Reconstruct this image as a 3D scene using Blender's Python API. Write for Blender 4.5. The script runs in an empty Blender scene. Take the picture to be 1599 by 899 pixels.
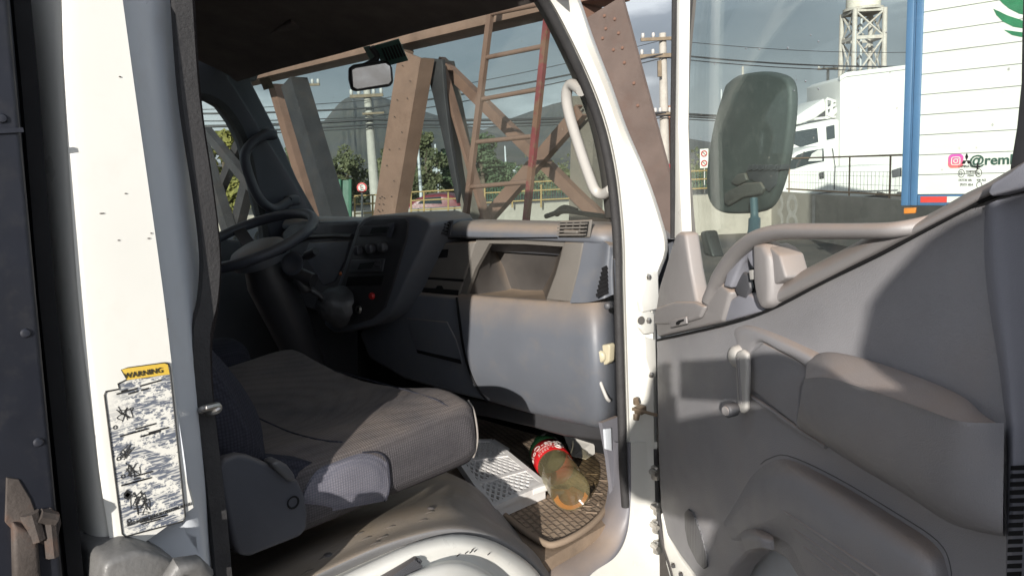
import bpy, bmesh, math, random
from mathutils import Vector, Matrix
random.seed(7)
R = math.radians
scene = bpy.context.scene
COL = scene.collection
# ------------------------------------------------------------------ camera
W0, H0, F0 = 1599.0, 899.0, 1200.0
CAM = Vector((0.95, 0.0, 1.62))
YAW, PITCH, ROLL = R(45), R(9.0), R(2.8)
fwd = Vector((-math.cos(YAW)*math.cos(PITCH), math.sin(YAW)*math.cos(PITCH), -math.sin(PITCH)))
r0 = Vector((math.sin(YAW), math.cos(YAW), 0))
u0 = r0.cross(fwd)
rt = r0*math.cos(ROLL) - u0*math.sin(ROLL)
up = u0*math.cos(ROLL) + r0*math.sin(ROLL)
cd = bpy.data.cameras.new('camera'); cam = bpy.data.objects.new('camera', cd); COL.objects.link(cam)
cam.matrix_world = Matrix(((rt.x, up.x, -fwd.x, CAM.x), (rt.y, up.y, -fwd.y, CAM.y), (rt.z, up.z, -fwd.z, CAM.z), (0, 0, 0, 1)))
cd.sensor_width = 36; cd.lens = 36*F0/W0; cd.clip_start = 0.02; cd.clip_end = 20000
scene.camera = cam

def ray(px, py): return fwd + rt*((px-W0/2)/F0) - up*((py-H0/2)/F0)
def onX(px, py, X): d = ray(px, py); return CAM + d*((X-CAM.x)/d.x)
def onY(px, py, Y): d = ray(px, py); return CAM + d*((Y-CAM.y)/d.y)
def onZ(px, py, Z): d = ray(px, py); return CAM + d*((Z-CAM.z)/d.z)
def atd(px, py, D): return CAM + ray(px, py)*D
HG = Vector((0.03, 1.33, 0)); DD = Vector((0.848, -0.530, 0)).normalized(); DN = Vector((-DD.y*-1, 0, 0))
DN = Vector((DD.y, -DD.x, 0))          # inner side of the open door
def onD(px, py, off=0.0):
    d = ray(px, py); return CAM + d*(((HG + DN*off) - CAM).dot(DN)/d.dot(DN))

# ------------------------------------------------------------------ objects
WL = {}
def tag(o, label=None, cat=None, group=None, kind=None):
    if label: o['label'] = label
    if cat: o['category'] = cat
    if group: o['group'] = group
    if kind: o['kind'] = kind
    return o
def thing(name, loc, label, cat, group=None):
    o = bpy.data.objects.new(name, None); COL.objects.link(o); o.empty_display_size = .1
    o.location = loc; WL[o.name] = Vector(loc); return tag(o, label, cat, group)
def obj(name, bm, m, parent=None, smooth=None, recalc=True):
    if recalc: bmesh.ops.recalc_face_normals(bm, faces=bm.faces[:])
    me = bpy.data.meshes.new(name)
    vs = [v.co for v in bm.verts]
    lo = Vector([min(v[i] for v in vs) for i in range(3)]); hi = Vector([max(v[i] for v in vs) for i in range(3)])
    c = (lo+hi)/2
    if parent is None: c.z = lo.z
    for v in bm.verts: v.co -= c
    if smooth is not None:
        for f in bm.faces: f.smooth = True
    bm.to_mesh(me); bm.free()
    if smooth is not None: me.set_sharp_from_angle(angle=R(smooth))
    for mm in (m if isinstance(m, (list, tuple)) else [m]): me.materials.append(mm)
    o = bpy.data.objects.new(name, me); COL.objects.link(o)
    WL[o.name] = c
    if parent is not None:
        o.parent = parent; o.location = c - WL[parent.name]
    else: o.location = c
    return o
def B(): return bmesh.new()
def merge(bm, other, mi=0):
    me = bpy.data.meshes.new('tmp'); other.to_mesh(me); other.free()
    n = len(bm.faces); bm.from_mesh(me); bpy.data.meshes.remove(me)
    if mi:
        bm.faces.ensure_lookup_table()
        for f in bm.faces[n:]: f.material_index = mi
    return bm
def bevel(bm, w, seg=3, ang=28):
    if w <= 0: return bm
    bmesh.ops.recalc_face_normals(bm, faces=bm.faces[:])
    es = [e for e in bm.edges if len(e.link_faces) == 2 and e.calc_face_angle(0) > R(ang)]
    bmesh.ops.bevel(bm, geom=es, offset=w, segments=seg, profile=.5, affect='EDGES', clamp_overlap=True)
    return bm
def prism(pts, vec, bv=0, seg=3, ang=28):
    bm = B(); vec = Vector(vec)
    a = [bm.verts.new(p) for p in pts]; b = [bm.verts.new(Vector(p)+vec) for p in pts]
    bm.faces.new(a); bm.faces.new(b[::-1]); n = len(pts)
    for i in range(n): bm.faces.new((a[i], b[i], b[(i+1) % n], a[(i+1) % n]))
    return bevel(bm, bv, seg, ang)
def box(lo, hi, bv=0, seg=2):
    x0, y0, z0 = lo; x1, y1, z1 = hi
    return prism([(x0, y0, z0), (x1, y0, z0), (x1, y1, z0), (x0, y1, z0)], (0, 0, z1-z0), bv, seg)
def obox(c, ux, uy, uz, sx, sy, sz, bv=0, seg=2):
    c = Vector(c); ux = Vector(ux).normalized()*sx/2; uy = Vector(uy).normalized()*sy/2; uz = Vector(uz).normalized()*sz
    return prism([c-ux-uy, c+ux-uy, c+ux+uy, c-ux+uy], uz, bv, seg)
def spline(pts, n=6):
    pts = [Vector(p) for p in pts]; out = []
    P = [pts[0]*2-pts[1]] + pts + [pts[-1]*2-pts[-2]]
    for i in range(1, len(P)-2):
        p0, p1, p2, p3 = P[i-1:i+3]
        for k in range(n):
            t = k/n
            out.append(.5*((2*p1)+(p2-p0)*t+(2*p0-5*p1+4*p2-p3)*t*t+(3*p1-p0-3*p2+p3)*t**3))
    out.append(pts[-1]); return out
def tube(pts, r, n=10, bm=None, cap=True, closed=False):
    bm = bm or B(); pts = [Vector(p) for p in pts]; N = len(pts)
    rs = r if isinstance(r, (list, tuple)) else [r]*N
    rings = []; nrm = None
    for i, p in enumerate(pts):
        if closed: t = pts[(i+1) % N]-pts[i-1]
        else: t = pts[min(i+1, N-1)]-pts[max(i-1, 0)]
        t.normalize()
        if nrm is None:
            nrm = t.orthogonal().normalized()
        nrm = (nrm - t*nrm.dot(t)).normalized(); bn = t.cross(nrm)
        rings.append([bm.verts.new(p+(nrm*math.cos(2*math.pi*k/n)+bn*math.sin(2*math.pi*k/n))*rs[i]) for k in range(n)])
    M = N if closed else N-1
    for i in range(M):
        a, b = rings[i], rings[(i+1) % N]
        for k in range(n): bm.faces.new((a[k], a[(k+1) % n], b[(k+1) % n], b[k]))
    if cap and not closed: bm.faces.new(rings[0][::-1]); bm.faces.new(rings[-1])
    return bm
def ribbon(pts, w, t, side, bm=None):
    """a strap / bar of rectangular section w (along side) by t along pts"""
    bm = bm or B(); pts = [Vector(p) for p in pts]; N = len(pts); rings = []
    for i, p in enumerate(pts):
        tg = (pts[min(i+1, N-1)]-pts[max(i-1, 0)]).normalized()
        s = Vector(side); s = (s - tg*s.dot(tg)).normalized(); u = tg.cross(s)
        rings.append([bm.verts.new(p+s*a*w/2+u*b*t/2) for a, b in ((-1, -1), (1, -1), (1, 1), (-1, 1))])
    for a, b in zip(rings, rings[1:]):
        for k in range(4): bm.faces.new((a[k], a[(k+1) % 4], b[(k+1) % 4], b[k]))
    bm.faces.new(rings[0][::-1]); bm.faces.new(rings[-1]); return bm
def grid(rows, bm=None):
    bm = bm or B(); V = [[bm.verts.new(p) for p in r] for r in rows]
    for a, b in zip(V, V[1:]):
        for k in range(len(a)-1): bm.faces.new((a[k], a[k+1], b[k+1], b[k]))
    return bm
def shell(rows, vec):
    """thick sheet: grid rows plus the same offset by vec, closed round the edge"""
    vec = Vector(vec); bm = B()
    A = [[bm.verts.new(p) for p in r] for r in rows]; C = [[bm.verts.new(Vector(p)+vec) for p in r] for r in rows]
    for V in (A, C):
        for a, b in zip(V, V[1:]):
            for k in range(len(a)-1): bm.faces.new((a[k], a[k+1], b[k+1], b[k]))
    n, m = len(A), len(A[0])
    for i in range(n-1):
        for k in (0, m-1): bm.faces.new((A[i][k], A[i+1][k], C[i+1][k], C[i][k]))
    for k in range(m-1):
        for i in (0, n-1): bm.faces.new((A[i][k], A[i][k+1], C[i][k+1], C[i][k]))
    return bm
def lathe(prof, o, ax, n=32, bm=None):
    bm = bm or B(); o = Vector(o); ax = Vector(ax).normalized(); u = ax.orthogonal().normalized(); v = ax.cross(u)
    rings = []
    for r, h in prof:
        if r < 1e-6: rings.append([bm.verts.new(o+ax*h)]*n)
        else: rings.append([bm.verts.new(o+ax*h+(u*math.cos(2*math.pi*k/n)+v*math.sin(2*math.pi*k/n))*r) for k in range(n)])
    for a, b in zip(rings, rings[1:]):
        for k in range(n):
            q = [a[k], a[(k+1) % n], b[(k+1) % n], b[k]]
            q = list(dict.fromkeys(q))
            if len(q) > 2: bm.faces.new(q)
    return bm
def cyl(a, b, r, r2=None, n=14, bm=None):
    return tube([a, b], [r, r if r2 is None else r2], n, bm)
def beam(a, b, w, h, side, bm=None):
    return ribbon([a, b], w, h, side, bm)
def channel(a, b, w, d, t, side, bm=None):
    """U-channel steel: web w wide, two flanges d deep going towards -normal"""
    bm = bm or B(); a = Vector(a); b = Vector(b); tg = (b-a).normalized(); s = Vector(side); s = (s-tg*s.dot(tg)).normalized(); u = tg.cross(s)
    if u.y < 0: u = -u
    ribbon([a, b], w, t, s, bm)
    for k in (-1, 1):
        o = s*k*(w/2-t/2)+u*(d/2+t*.5)
        ribbon([a+o, b+o], t, d, s, bm)
    return bm
def obj_each(name, bm, m, parent=None, smooth=None):
    """one object for every separate piece of bm"""
    bm.verts.index_update(); seen = set(); groups = []
    for v in bm.verts:
        if v in seen: continue
        st = [v]; seen.add(v); g = []
        while st:
            a = st.pop(); g.append(a)
            for e in a.link_edges:
                b = e.other_vert(a)
                if b not in seen: seen.add(b); st.append(b)
        groups.append(g)
    for g in groups:
        gs_ = set(g); nb = B(); mp_v = {v: nb.verts.new(v.co) for v in g}
        for f in bm.faces:
            if f.verts[0] in gs_: nb.faces.new([mp_v[v] for v in f.verts])
        obj(name, nb, m, parent, smooth)
    bm.free()
def textbm(s, size, o, ux, uy, ext=.0006, align='LEFT', bend=None, xs=1.0, shear=0, bold=0):
    cu = bpy.data.curves.new('lettering', 'FONT'); cu.body = s; cu.size = size; cu.extrude = ext; cu.align_x = align; cu.shear = shear; cu.resolution_u = 3; cu.offset = bold
    ob = bpy.data.objects.new('lettering', cu); COL.objects.link(ob)
    dg = bpy.context.evaluated_depsgraph_get(); dg.update()
    me = bpy.data.meshes.new_from_object(ob.evaluated_get(dg))
    bm = B(); bm.from_mesh(me); bpy.data.objects.remove(ob); bpy.data.curves.remove(cu); bpy.data.meshes.remove(me)
    ux = Vector(ux).normalized(); uy = Vector(uy).normalized(); n = ux.cross(uy); o = Vector(o)
    for v in bm.verts:
        x, y, z = v.co
        v.co = bend(x*xs, y, z) if bend else o+ux*x*xs+uy*y+n*(z+ext)
    return bm

# ------------------------------------------------------------------ materials
def nodes(name):
    m = bpy.data.materials.new(name); m.use_nodes = True; nt = m.node_tree
    return m, nt, nt.nodes['Principled BSDF']
def nd(nt, t, **kw):
    n = nt.nodes.new(t)
    for k, v in kw.items():
        if k.startswith('i_'):
            n.inputs[int(k[2:]) if k[2:].isdigit() else k[2:].replace('_', ' ')].default_value = v
        else: setattr(n, k, v)
    return n
def c4(c): return (c[0], c[1], c[2], 1)
def mixc(nt, f, a, b, bt='MIX'):
    n = nt.nodes.new('ShaderNodeMix'); n.data_type = 'RGBA'; n.blend_type = bt
    for s, v in ((0, f), (6, a), (7, b)):
        if hasattr(v, 'links'): nt.links.new(v, n.inputs[s])
        else: n.inputs[s].default_value = v if s == 0 else c4(v)
    return n.outputs[2]
def ramp(nt, src, a, b, ca=(0, 0, 0), cb=(1, 1, 1)):
    n = nt.nodes.new('ShaderNodeValToRGB'); n.color_ramp.elements[0].position = a; n.color_ramp.elements[1].position = b
    n.color_ramp.elements[0].color = c4(ca); n.color_ramp.elements[1].color = c4(cb)
    nt.links.new(src, n.inputs[0]); return n.outputs[0]
def noise(nt, co, scale, detail=4, rough=.55):
    n = nd(nt, 'ShaderNodeTexNoise'); n.inputs['Scale'].default_value = scale; n.inputs['Detail'].default_value = detail; n.inputs['Roughness'].default_value = rough
    if co is not None: nt.links.new(co, n.inputs['Vector'])
    return n.outputs[0]
def mult(nt, a, b, op='MULTIPLY'):
    n = nt.nodes.new('ShaderNodeMath'); n.operation = op
    for i, v in enumerate((a, b)):
        if hasattr(v, 'links'): nt.links.new(v, n.inputs[i])
        else: n.inputs[i].default_value = v
    return n.outputs[0]
def pm(name, col, rough=.5, metal=0, var=.12, vs=6, bump=0, bs=300, dust=0, dcol=(.34, .25, .17), stain=0, scol=(.1, .07, .05), ss=12, spec=.5, wear=0, wcol=(.2, .1, .05), ws=15, streak=None, dr=(.15, .85)):
    m, nt, p = nodes(name); L = nt.links
    tc = nd(nt, 'ShaderNodeTexCoord'); co = tc.outputs['Object']
    if streak:
        mp = nd(nt, 'ShaderNodeMapping'); mp.inputs['Scale'].default_value = streak; L.new(co, mp.inputs[0]); co2 = mp.outputs[0]
    else: co2 = co
    n1 = noise(nt, co2, vs, 5)
    lo = tuple(c*(1-var) for c in col); hi = tuple(min(1, c*(1+var)) for c in col)
    c = ramp(nt, n1, .3, .7, lo, hi)
    if stain:
        n2 = noise(nt, co2, ss, 6, .65); f = mult(nt, ramp(nt, n2, .52, .72), stain); c = mixc(nt, f, c, scol)
    if wear:
        n3 = noise(nt, co, ws, 8, .7); f = ramp(nt, n3, .62-wear*.2, .66-wear*.2); c = mixc(nt, f, c, wcol)
    if dust:
        g = nd(nt, 'ShaderNodeNewGeometry'); sp = nd(nt, 'ShaderNodeSeparateXYZ'); L.new(g.outputs['Normal'], sp.inputs[0])
        d = ramp(nt, sp.outputs[2], dr[0], dr[1]); nn = ramp(nt, noise(nt, co, 9, 6, .6), .25, .7, (.45,)*3, (1,)*3)
        c = mixc(nt, mult(nt, mult(nt, d, nn), dust), c, dcol)
    L.new(c, p.inputs['Base Color'])
    rr = ramp(nt, noise(nt, co, vs*3, 4), .3, .7, (max(0, rough-.08),)*3, (min(1, rough+.08),)*3)
    L.new(rr, p.inputs['Roughness'])
    p.inputs['Metallic'].default_value = metal; p.inputs['Specular IOR Level'].default_value = spec
    if bump:
        b = nd(nt, 'ShaderNodeBump'); b.inputs['Strength'].default_value = bump; b.inputs['Distance'].default_value = .002
        L.new(noise(nt, co, bs, 3), b.inputs['Height']); L.new(b.outputs[0], p.inputs['Normal'])
    return m
M = {}
from mathutils.bvhtree import BVHTree
def bvh_of(o):
    me = o.data; off = WL[o.name]
    return BVHTree.FromPolygons([v.co+off for v in me.vertices], [tuple(p.vertices) for p in me.polygons])
def hit(bv, px, py, lift=0.0):
    d = ray(px, py).normalized(); h = bv.ray_cast(CAM, d)
    if h[0] is None: return None, None
    n = h[1] if h[1].dot(d) < 0 else -h[1]
    return h[0]+n*lift, n
DU = (.30, .225, .16)
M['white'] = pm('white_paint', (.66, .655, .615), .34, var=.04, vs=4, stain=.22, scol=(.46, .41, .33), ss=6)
M['jamb'] = pm('shaded_jamb_paint', (.50, .53, .57), .35, var=.05, stain=.25, scol=(.35, .3, .25), ss=10)  # white cab paint with the jamb's bluish shade put into the colour
M['doorgrey'] = pm('door_trim_plastic', (.265, .262, .276), .5, var=.08, vs=7, bump=.5, bs=650, dust=.75, dcol=(.29, .215, .165), stain=.35, scol=(.27, .235, .215), ss=7, dr=(.25, .9))
M['dooredge'] = pm('door_trim_bluish', (.23, .235, .27), .5, var=.06, vs=5, bump=.25, bs=900, dust=.5, dcol=(.30, .215, .16))
M['handlegrey'] = pm('moulded_grey_plastic', (.22, .21, .21), .48, var=.06, bump=.2, bs=900, dust=.8, dcol=(.32, .235, .18))
M['dash'] = pm('dash_plastic', (.105, .114, .133), .48, var=.06, bump=.2, bs=900, dust=.85, dcol=DU, stain=.35, scol=(.17, .15, .135), ss=14)
M['dashpale'] = pm('dash_dusty_plastic', (.135, .125, .113), .55, var=.12, vs=8, bump=.2, bs=700, dust=.55, dcol=DU, stain=.3, scol=(.12, .1, .085), ss=7)
M['blackplastic'] = pm('black_plastic', (.034, .034, .037), .45, var=.15, dust=.25, dcol=(.16, .12, .09))
M['darkgrey'] = pm('charcoal_plastic', (.066, .068, .076), .5, var=.12, bump=.15, bs=700, dust=.35, dcol=(.15, .115, .09))
M['bluegrey'] = pm('slate_plastic', (.048, .052, .066), .5, var=.08, bump=.2, bs=800, dust=.4, dcol=(.2, .16, .12))
M['rubber'] = pm('rubber_seal', (.028, .027, .028), .7, var=.2, vs=20, bump=.5, bs=250, dust=.3, dcol=(.16, .12, .1))
M['headliner'] = pm('headliner_cloth', (.135, .118, .110), .95, var=.15, vs=14, bump=.4, bs=500, spec=.1)
M['steelmetal'] = pm('zinc_steel', (.45, .44, .42), .4, 1, var=.15, stain=.4, scol=(.2, .12, .07), ss=40)
M['rustmetal'] = pm('rusty_bracket', (.075, .062, .055), .75, .3, var=.3, vs=25, stain=.7, scol=(.12, .055, .03), ss=30, bump=.5, bs=120)
M['dirtyplastic'] = pm('weathered_plastic', (.095, .09, .084), .6, var=.2, vs=10, stain=.5, scol=(.06, .055, .05), ss=14, dust=.35, dcol=DU)
M['cream'] = pm('yellowed_plastic', (.42, .38, .27), .45, var=.08, stain=.2)
M['palegrey'] = pm('pale_grey_plastic', (.42, .41, .39), .45, var=.06, dust=.3)
M['whiteplastic'] = pm('white_plastic', (.62, .61, .60), .45, var=.06, stain=.35, scol=(.32, .27, .23), ss=9)
M['paper'] = pm('dusty_card', (.62, .60, .56), .7, var=.08, stain=.3, scol=(.4, .33, .26))
M['floorvinyl'] = pm('dusty_floor_vinyl', (.22, .165, .12), .85, var=.25, vs=9, bump=.4, bs=150, stain=.4, scol=(.1, .08, .065), ss=10, spec=.2)
M['sillgrey'] = pm('sill_trim_plastic', (.15, .15, .17), .5, var=.1, dust=.75, dcol=(.33, .25, .185), stain=.2, bump=.2, bs=600)
M['navy'] = pm('navy_cargo_panel', (.012, .014, .022), .55, var=.3, stain=.5, scol=(.035, .034, .036), ss=40)
M['black'] = pm('matt_black', (.010, .010, .011), .8, var=.2, spec=.2)
M['screen'] = pm('display_glass', (.035, .04, .04), .15, var=.1)
M['ink'] = pm('black_ink', (.02, .02, .02), .6, var=.1)
M['red'] = pm('red_plastic', (.45, .02, .02), .4)
M['mirrorglass'] = pm('mirror_silver', (.75, .76, .76), .06, 1, var=.03)
M['leather'] = pm('gear_boot_leather', (.06, .06, .063), .45, var=.2, bump=.5, bs=60)

def fabric(name, col, sx=260, bs=.6, col2=None, dust=0):
    m, nt, p = nodes(name); L = nt.links
    tc = nd(nt, 'ShaderNodeTexCoord'); co = tc.outputs['Object']
    ck = nd(nt, 'ShaderNodeTexVoronoi'); ck.inputs['Scale'].default_value = sx; ck.inputs['Randomness'].default_value = .15; L.new(co, ck.inputs['Vector'])
    f = ramp(nt, ck.outputs['Distance'], .15, .75)
    n1 = noise(nt, co, 7, 5)
    a = ramp(nt, n1, .3, .7, tuple(c*.8 for c in col), tuple(c*1.2 for c in col))
    c = mixc(nt, f, a, col2 or tuple(x*.45 for x in col))
    if dust:
        g = nd(nt, 'ShaderNodeNewGeometry'); sp = nd(nt, 'ShaderNodeSeparateXYZ'); L.new(g.outputs['Normal'], sp.inputs[0])
        c = mixc(nt, mult(nt, mult(nt, ramp(nt, sp.outputs[2], .1, .8), ramp(nt, noise(nt, co, 6, 6, .65), .3, .7)), dust), c, (.22, .175, .14))
    L.new(c, p.inputs['Base Color']); p.inputs['Roughness'].default_value = .95; p.inputs['Specular IOR Level'].default_value = .15
    p.inputs['Sheen Weight'].default_value = 0
    b = nd(nt, 'ShaderNodeBump'); b.inputs['Strength'].default_value = bs; b.inputs['Distance'].default_value = .002; b.invert = True
    L.new(ck.outputs['Distance'], b.inputs['Height']); L.new(b.outputs[0], p.inputs['Normal'])
    return m
M['seatcloth'] = fabric('seat_cloth', (.098, .091, .095), 230, .8, (.048, .045, .049), dust=.42)
M['seatside'] = fabric('seat_side_mesh', (.165, .16, .185), 230, .6, (.10, .10, .125))
M['seatdark'] = fabric('seat_back_cloth', (.040, .041, .055), 200, .6)
M['belt'] = fabric('belt_webbing', (.055, .046, .045), 320, .5)

def glassm(name, tint, dirt=.05, refl=1.0, dcol=(.5, .47, .42)):
    m = bpy.data.materials.new(name); m.use_nodes = True; nt = m.node_tree; L = nt.links
    for n in list(nt.nodes):
        if n.type != 'OUTPUT_MATERIAL': nt.nodes.remove(n)
    out = [n for n in nt.nodes if n.type == 'OUTPUT_MATERIAL'][0]
    tr = nd(nt, 'ShaderNodeBsdfTransparent'); tr.inputs[0].default_value = c4(tint)
    gl = nd(nt, 'ShaderNodeBsdfGlossy'); gl.inputs['Roughness'].default_value = .01
    df = nd(nt, 'ShaderNodeBsdfDiffuse'); df.inputs[0].default_value = c4(dcol)
    lw = nd(nt, 'ShaderNodeLayerWeight'); lw.inputs[0].default_value = .5
    fr5 = mult(nt, mult(nt, mult(nt, lw.outputs['Facing'], 4, 'POWER'), .5), .022, 'ADD')
    mx = nd(nt, 'ShaderNodeMixShader'); L.new(mult(nt, fr5, refl), mx.inputs[0]); L.new(tr.outputs[0], mx.inputs[1]); L.new(gl.outputs[0], mx.inputs[2])
    tc = nd(nt, 'ShaderNodeTexCoord'); co = tc.outputs['Object']
    n1 = ramp(nt, noise(nt, co, 5, 5), .35, .8, (dirt*.25,)*3, (dirt,)*3)
    vo = nd(nt, 'ShaderNodeTexVoronoi'); vo.inputs['Scale'].default_value = 34; L.new(co, vo.inputs['Vector'])
    sp = ramp(nt, vo.outputs['Distance'], .035, .075, (.55,)*3, (0,)*3)
    msk = ramp(nt, noise(nt, co, 9, 2), .5, .6)
    d = mult(nt, n1, mult(nt, sp, msk), 'ADD')
    m2 = nd(nt, 'ShaderNodeMixShader'); L.new(d, m2.inputs[0]); L.new(mx.outputs[0], m2.inputs[1]); L.new(df.outputs[0], m2.inputs[2])
    L.new(m2.outputs[0], out.inputs[0]); return m
M['windscreen'] = glassm('windscreen_glass', (.84, .91, .90), .07)
M['doorglass'] = glassm('door_window_glass', (.90, .95, .93), .04)
M['carglass'] = pm('dark_car_glass', (.03, .04, .045), .08, var=.1)
# ------------------------------------------------------------------ the truck we look into
T = thing('cab_truck', (-.72, .9, 0), 'white light truck with its passenger door wide open, seen into the grey cab', 'truck')
def PX(pl, X): return [onX(x, y, X) for x, y in pl]
def PY(pl, Y): return [onY(x, y, Y) for x, y in pl]
def PZ(pl, Z): return [onZ(x, y, Z) for x, y in pl]
def PD(pl, o=0): return [onD(x, y, o) for x, y in pl]

XO = .12
OX = lambda px, py, X: onX(px, py, X+XO)
# --- cab shell: rear corner pillar, its jamb, roof, walls
rows_y = [-40, 150, 450, 620, 750, 840, 1000]
rows_x = [[32, 56, 76, 94, 106, 186, 198, 220, 260, 268], [50, 70, 86, 101, 113, 212, 222, 240, 278, 285],
          [78, 92, 106, 121, 135, 254, 264, 282, 308, 316], [95, 110, 124, 140, 155, 274, 284, 302, 318, 326],
          [110, 125, 140, 156, 172, 292, 301, 316, 326, 334], [122, 137, 152, 168, 185, 302, 311, 322, 329, 337],
          [140, 155, 170, 188, 205, 318, 325, 334, 339, 347]]
XC = [-.060, -.032, -.016, -.005, .0, .0, -.020, -.030, -.075, -.10]
def pil(c0, c1, rows):
    out = []
    for i in rows:
        r = [OX(rows_x[i][c], rows_y[i], XC[c]) for c in range(c0, c1)]
        out.append(r)
    return out
g = pil(0, 6, range(6))
g[5][4] = OX(190, 868, 0); g[5][5] = OX(302, 792, 0); g[5][3] = OX(172, 846, -.006); g[4][5] = OX(290, 740, 0)
bm = B(); 
gs = [spline(r, 4) for r in g]
gs = [list(c) for c in zip(*[spline(c, 5) for c in zip(*gs)])]
back = [[p+Vector((-.012, .004, 0)) for p in r] for r in gs]
A = grid(gs); 
pillar = obj('rear_pillar', shell(gs, (-.012, .006, 0)), M['white'], T, 40)
g = pil(5, 10, range(7))
for r in g[5:]: r[0] = r[0]+Vector((-.02, 0, 0))
gs = [list(c) for c in zip(*[spline(c, 5) for c in zip(*g)])]
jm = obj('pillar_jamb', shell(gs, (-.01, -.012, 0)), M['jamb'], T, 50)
# dents / chips on the lit pillar face, a scratch
bm = B()
for (px, py, w) in ((159, 333, 7), (187, 120, 3), (232, 372, 4), (185, 375, 3), (196, 302, 3), (262, 498, 3), (236, 364, 3)):
    merge(bm, obox(OX(px, py, .0005), (0, 1, 0), (0, 0, 1), (1, 0, 0), w*.0006, .0009, .0008))
obj_each('paint_chip', bm, M['rustmetal'], pillar)
# lower inner panel below the cut of the pillar
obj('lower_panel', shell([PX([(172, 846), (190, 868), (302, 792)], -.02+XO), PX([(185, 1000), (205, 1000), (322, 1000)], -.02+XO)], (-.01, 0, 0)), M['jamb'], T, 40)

# warning label
lab = [(190, 577), (200, 574), (258, 566), (263, 568), (265, 573), (289, 806), (286, 813), (196, 837), (191, 833), (163, 616), (165, 611), (186, 607), (184, 599), (198, 592)]
lo_ = OX(190, 577, .0012)
wl, nt, p = nodes('warning_sticker'); tc = nd(nt, 'ShaderNodeTexCoord')
mp = nd(nt, 'ShaderNodeMapping'); mp.inputs['Scale'].default_value = (1, 1, 1.6); nt.links.new(tc.outputs['Object'], mp.inputs[0])
n1 = noise(nt, mp.outputs[0], 46, 8, .78); n2 = noise(nt, tc.outputs['Object'], 7, 2)
sy = nd(nt, 'ShaderNodeSeparateXYZ'); nt.links.new(tc.outputs['Object'], sy.inputs[0])
msk = ramp(nt, mult(nt, n2, mult(nt, sy.outputs[1], 3.2), 'ADD'), .34, .44)
sx_ = nd(nt, 'ShaderNodeMapping'); sx_.inputs['Scale'].default_value = (1, 1, 9); nt.links.new(tc.outputs['Object'], sx_.inputs[0])
rows_ = ramp(nt, noise(nt, sx_.outputs[0], 60, 2), .40, .50, (.25,)*3, (1,)*3)
f = mult(nt, mult(nt, ramp(nt, n1, .47, .50), msk), rows_)
c = mixc(nt, f, (.66, .65, .60), (.11, .125, .16))
nt.links.new(c, p.inputs['Base Color']); p.inputs['Roughness'].default_value = .45
wlab = obj('warning_label', prism([OX(x, y, .0018) for x, y in lab], (-.0012, 0, 0)), wl, T)
wlab['label'] = 'worn warning sticker with a yellow header'
ye = pm('yellow_sticker', (.62, .42, .06), .5, var=.1, stain=.2, scol=(.1, .1, .1), ss=40)
obj('header_strip', prism([OX(x, y, .0032) for x, y in [(190, 577), (200, 574), (257, 567), (262, 569), (265, 584), (198, 593), (196, 586)]], (-.0012, 0, 0)), ye, wlab)
a = OX(193, 591, .0035); b = OX(254, 581, .0035); hgt = (OX(193, 575, 0)-OX(193, 591, 0)).length
tb = textbm('WARNING', 1, (0, 0, 0), (1, 0, 0), (0, 1, 0), 0)
wid = max(v.co.x for v in tb.verts); tb.free()
obj('lettering', textbm('WARNING', (b-a).length/wid, a, b-a, (0, 0, 1), .0004), M['ink'], wlab)
bm = B()
ol = [OX(x, y, .0024) for x, y in lab]
tube(ol, .0009, 5, bm, closed=True)
random.seed(3)
def wl_pt(u, v):
    t = OX(168+(264-168)*u, 612+(585-612)*u, .0022); bt = OX(192+(287-192)*u, 833+(808-833)*u, .0022)
    return t.lerp(bt, v)
for k in range(26):                     # lines of small print and pictogram strokes
    v = random.choice([.02, .03, .05, .3, .32, .35, .36, .62, .64, .66, .95, .965]); u = random.uniform(.05, .6); l = random.uniform(.1, .35)
    merge(bm, beam(wl_pt(u, v), wl_pt(min(.97, u+l), v), .0016, .0004, (0, 0, 1)))
for (cu, cv) in ((.2, .17), (.18, .45), (.22, .57), (.3, .80), (.25, .78), (.35, .85)):
    for k in range(7):
        q = [wl_pt(cu+random.uniform(-.1, .16), cv+random.uniform(-.06, .06)) for _ in range(3)]
        tube(spline(q, 3), .00042, 4, bm)
for (u, v) in ((.06, .25), (.06, .47), (.1, .6), (.12, .92)):
    tube([wl_pt(u+.03*math.cos(t), v+.012*math.sin(t)) for t in [i*.628 for i in range(10)]], .0005, 4, bm, closed=True)
for v in (.725, .745):
    merge(bm, obox(wl_pt(.14, v), (0, 1, 1), (0, 1, -1), (1, 0, 0), .006, .006, .0004))
obj('print', bm, M['ink'], wlab)
obj('caption', textbm('READ INSTRUCTIONS IN OPERATING MANUAL', .0052, wl_pt(.08, .955), wl_pt(.9, .93)-wl_pt(.08, .955), (0, 0, 1), .0003, xs=.62), M['ink'], wlab)

# door seal + belt hanging behind the jamb
obj('weatherstrip', ribbon(spline([OX(x, y, -.05) for x, y in [(281, -30), (294, 150), (316, 300), (327, 400), (323, 470), (312, 520), (314, 600), (326, 700), (340, 820), (352, 960)]], 5), .0195, .012, (0, 1, 0)), M['rubber'], T, 40)
obj('seat_belt', ribbon(spline([OX(x, y, -.075) for x, y in [(286, -30), (298, 150), (319, 300), (330, 400), (326, 480), (316, 540), (320, 640), (334, 760), (350, 940)]], 5), .022, .004, (.3, 1, 0)), M['belt'], T, 40)
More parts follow.
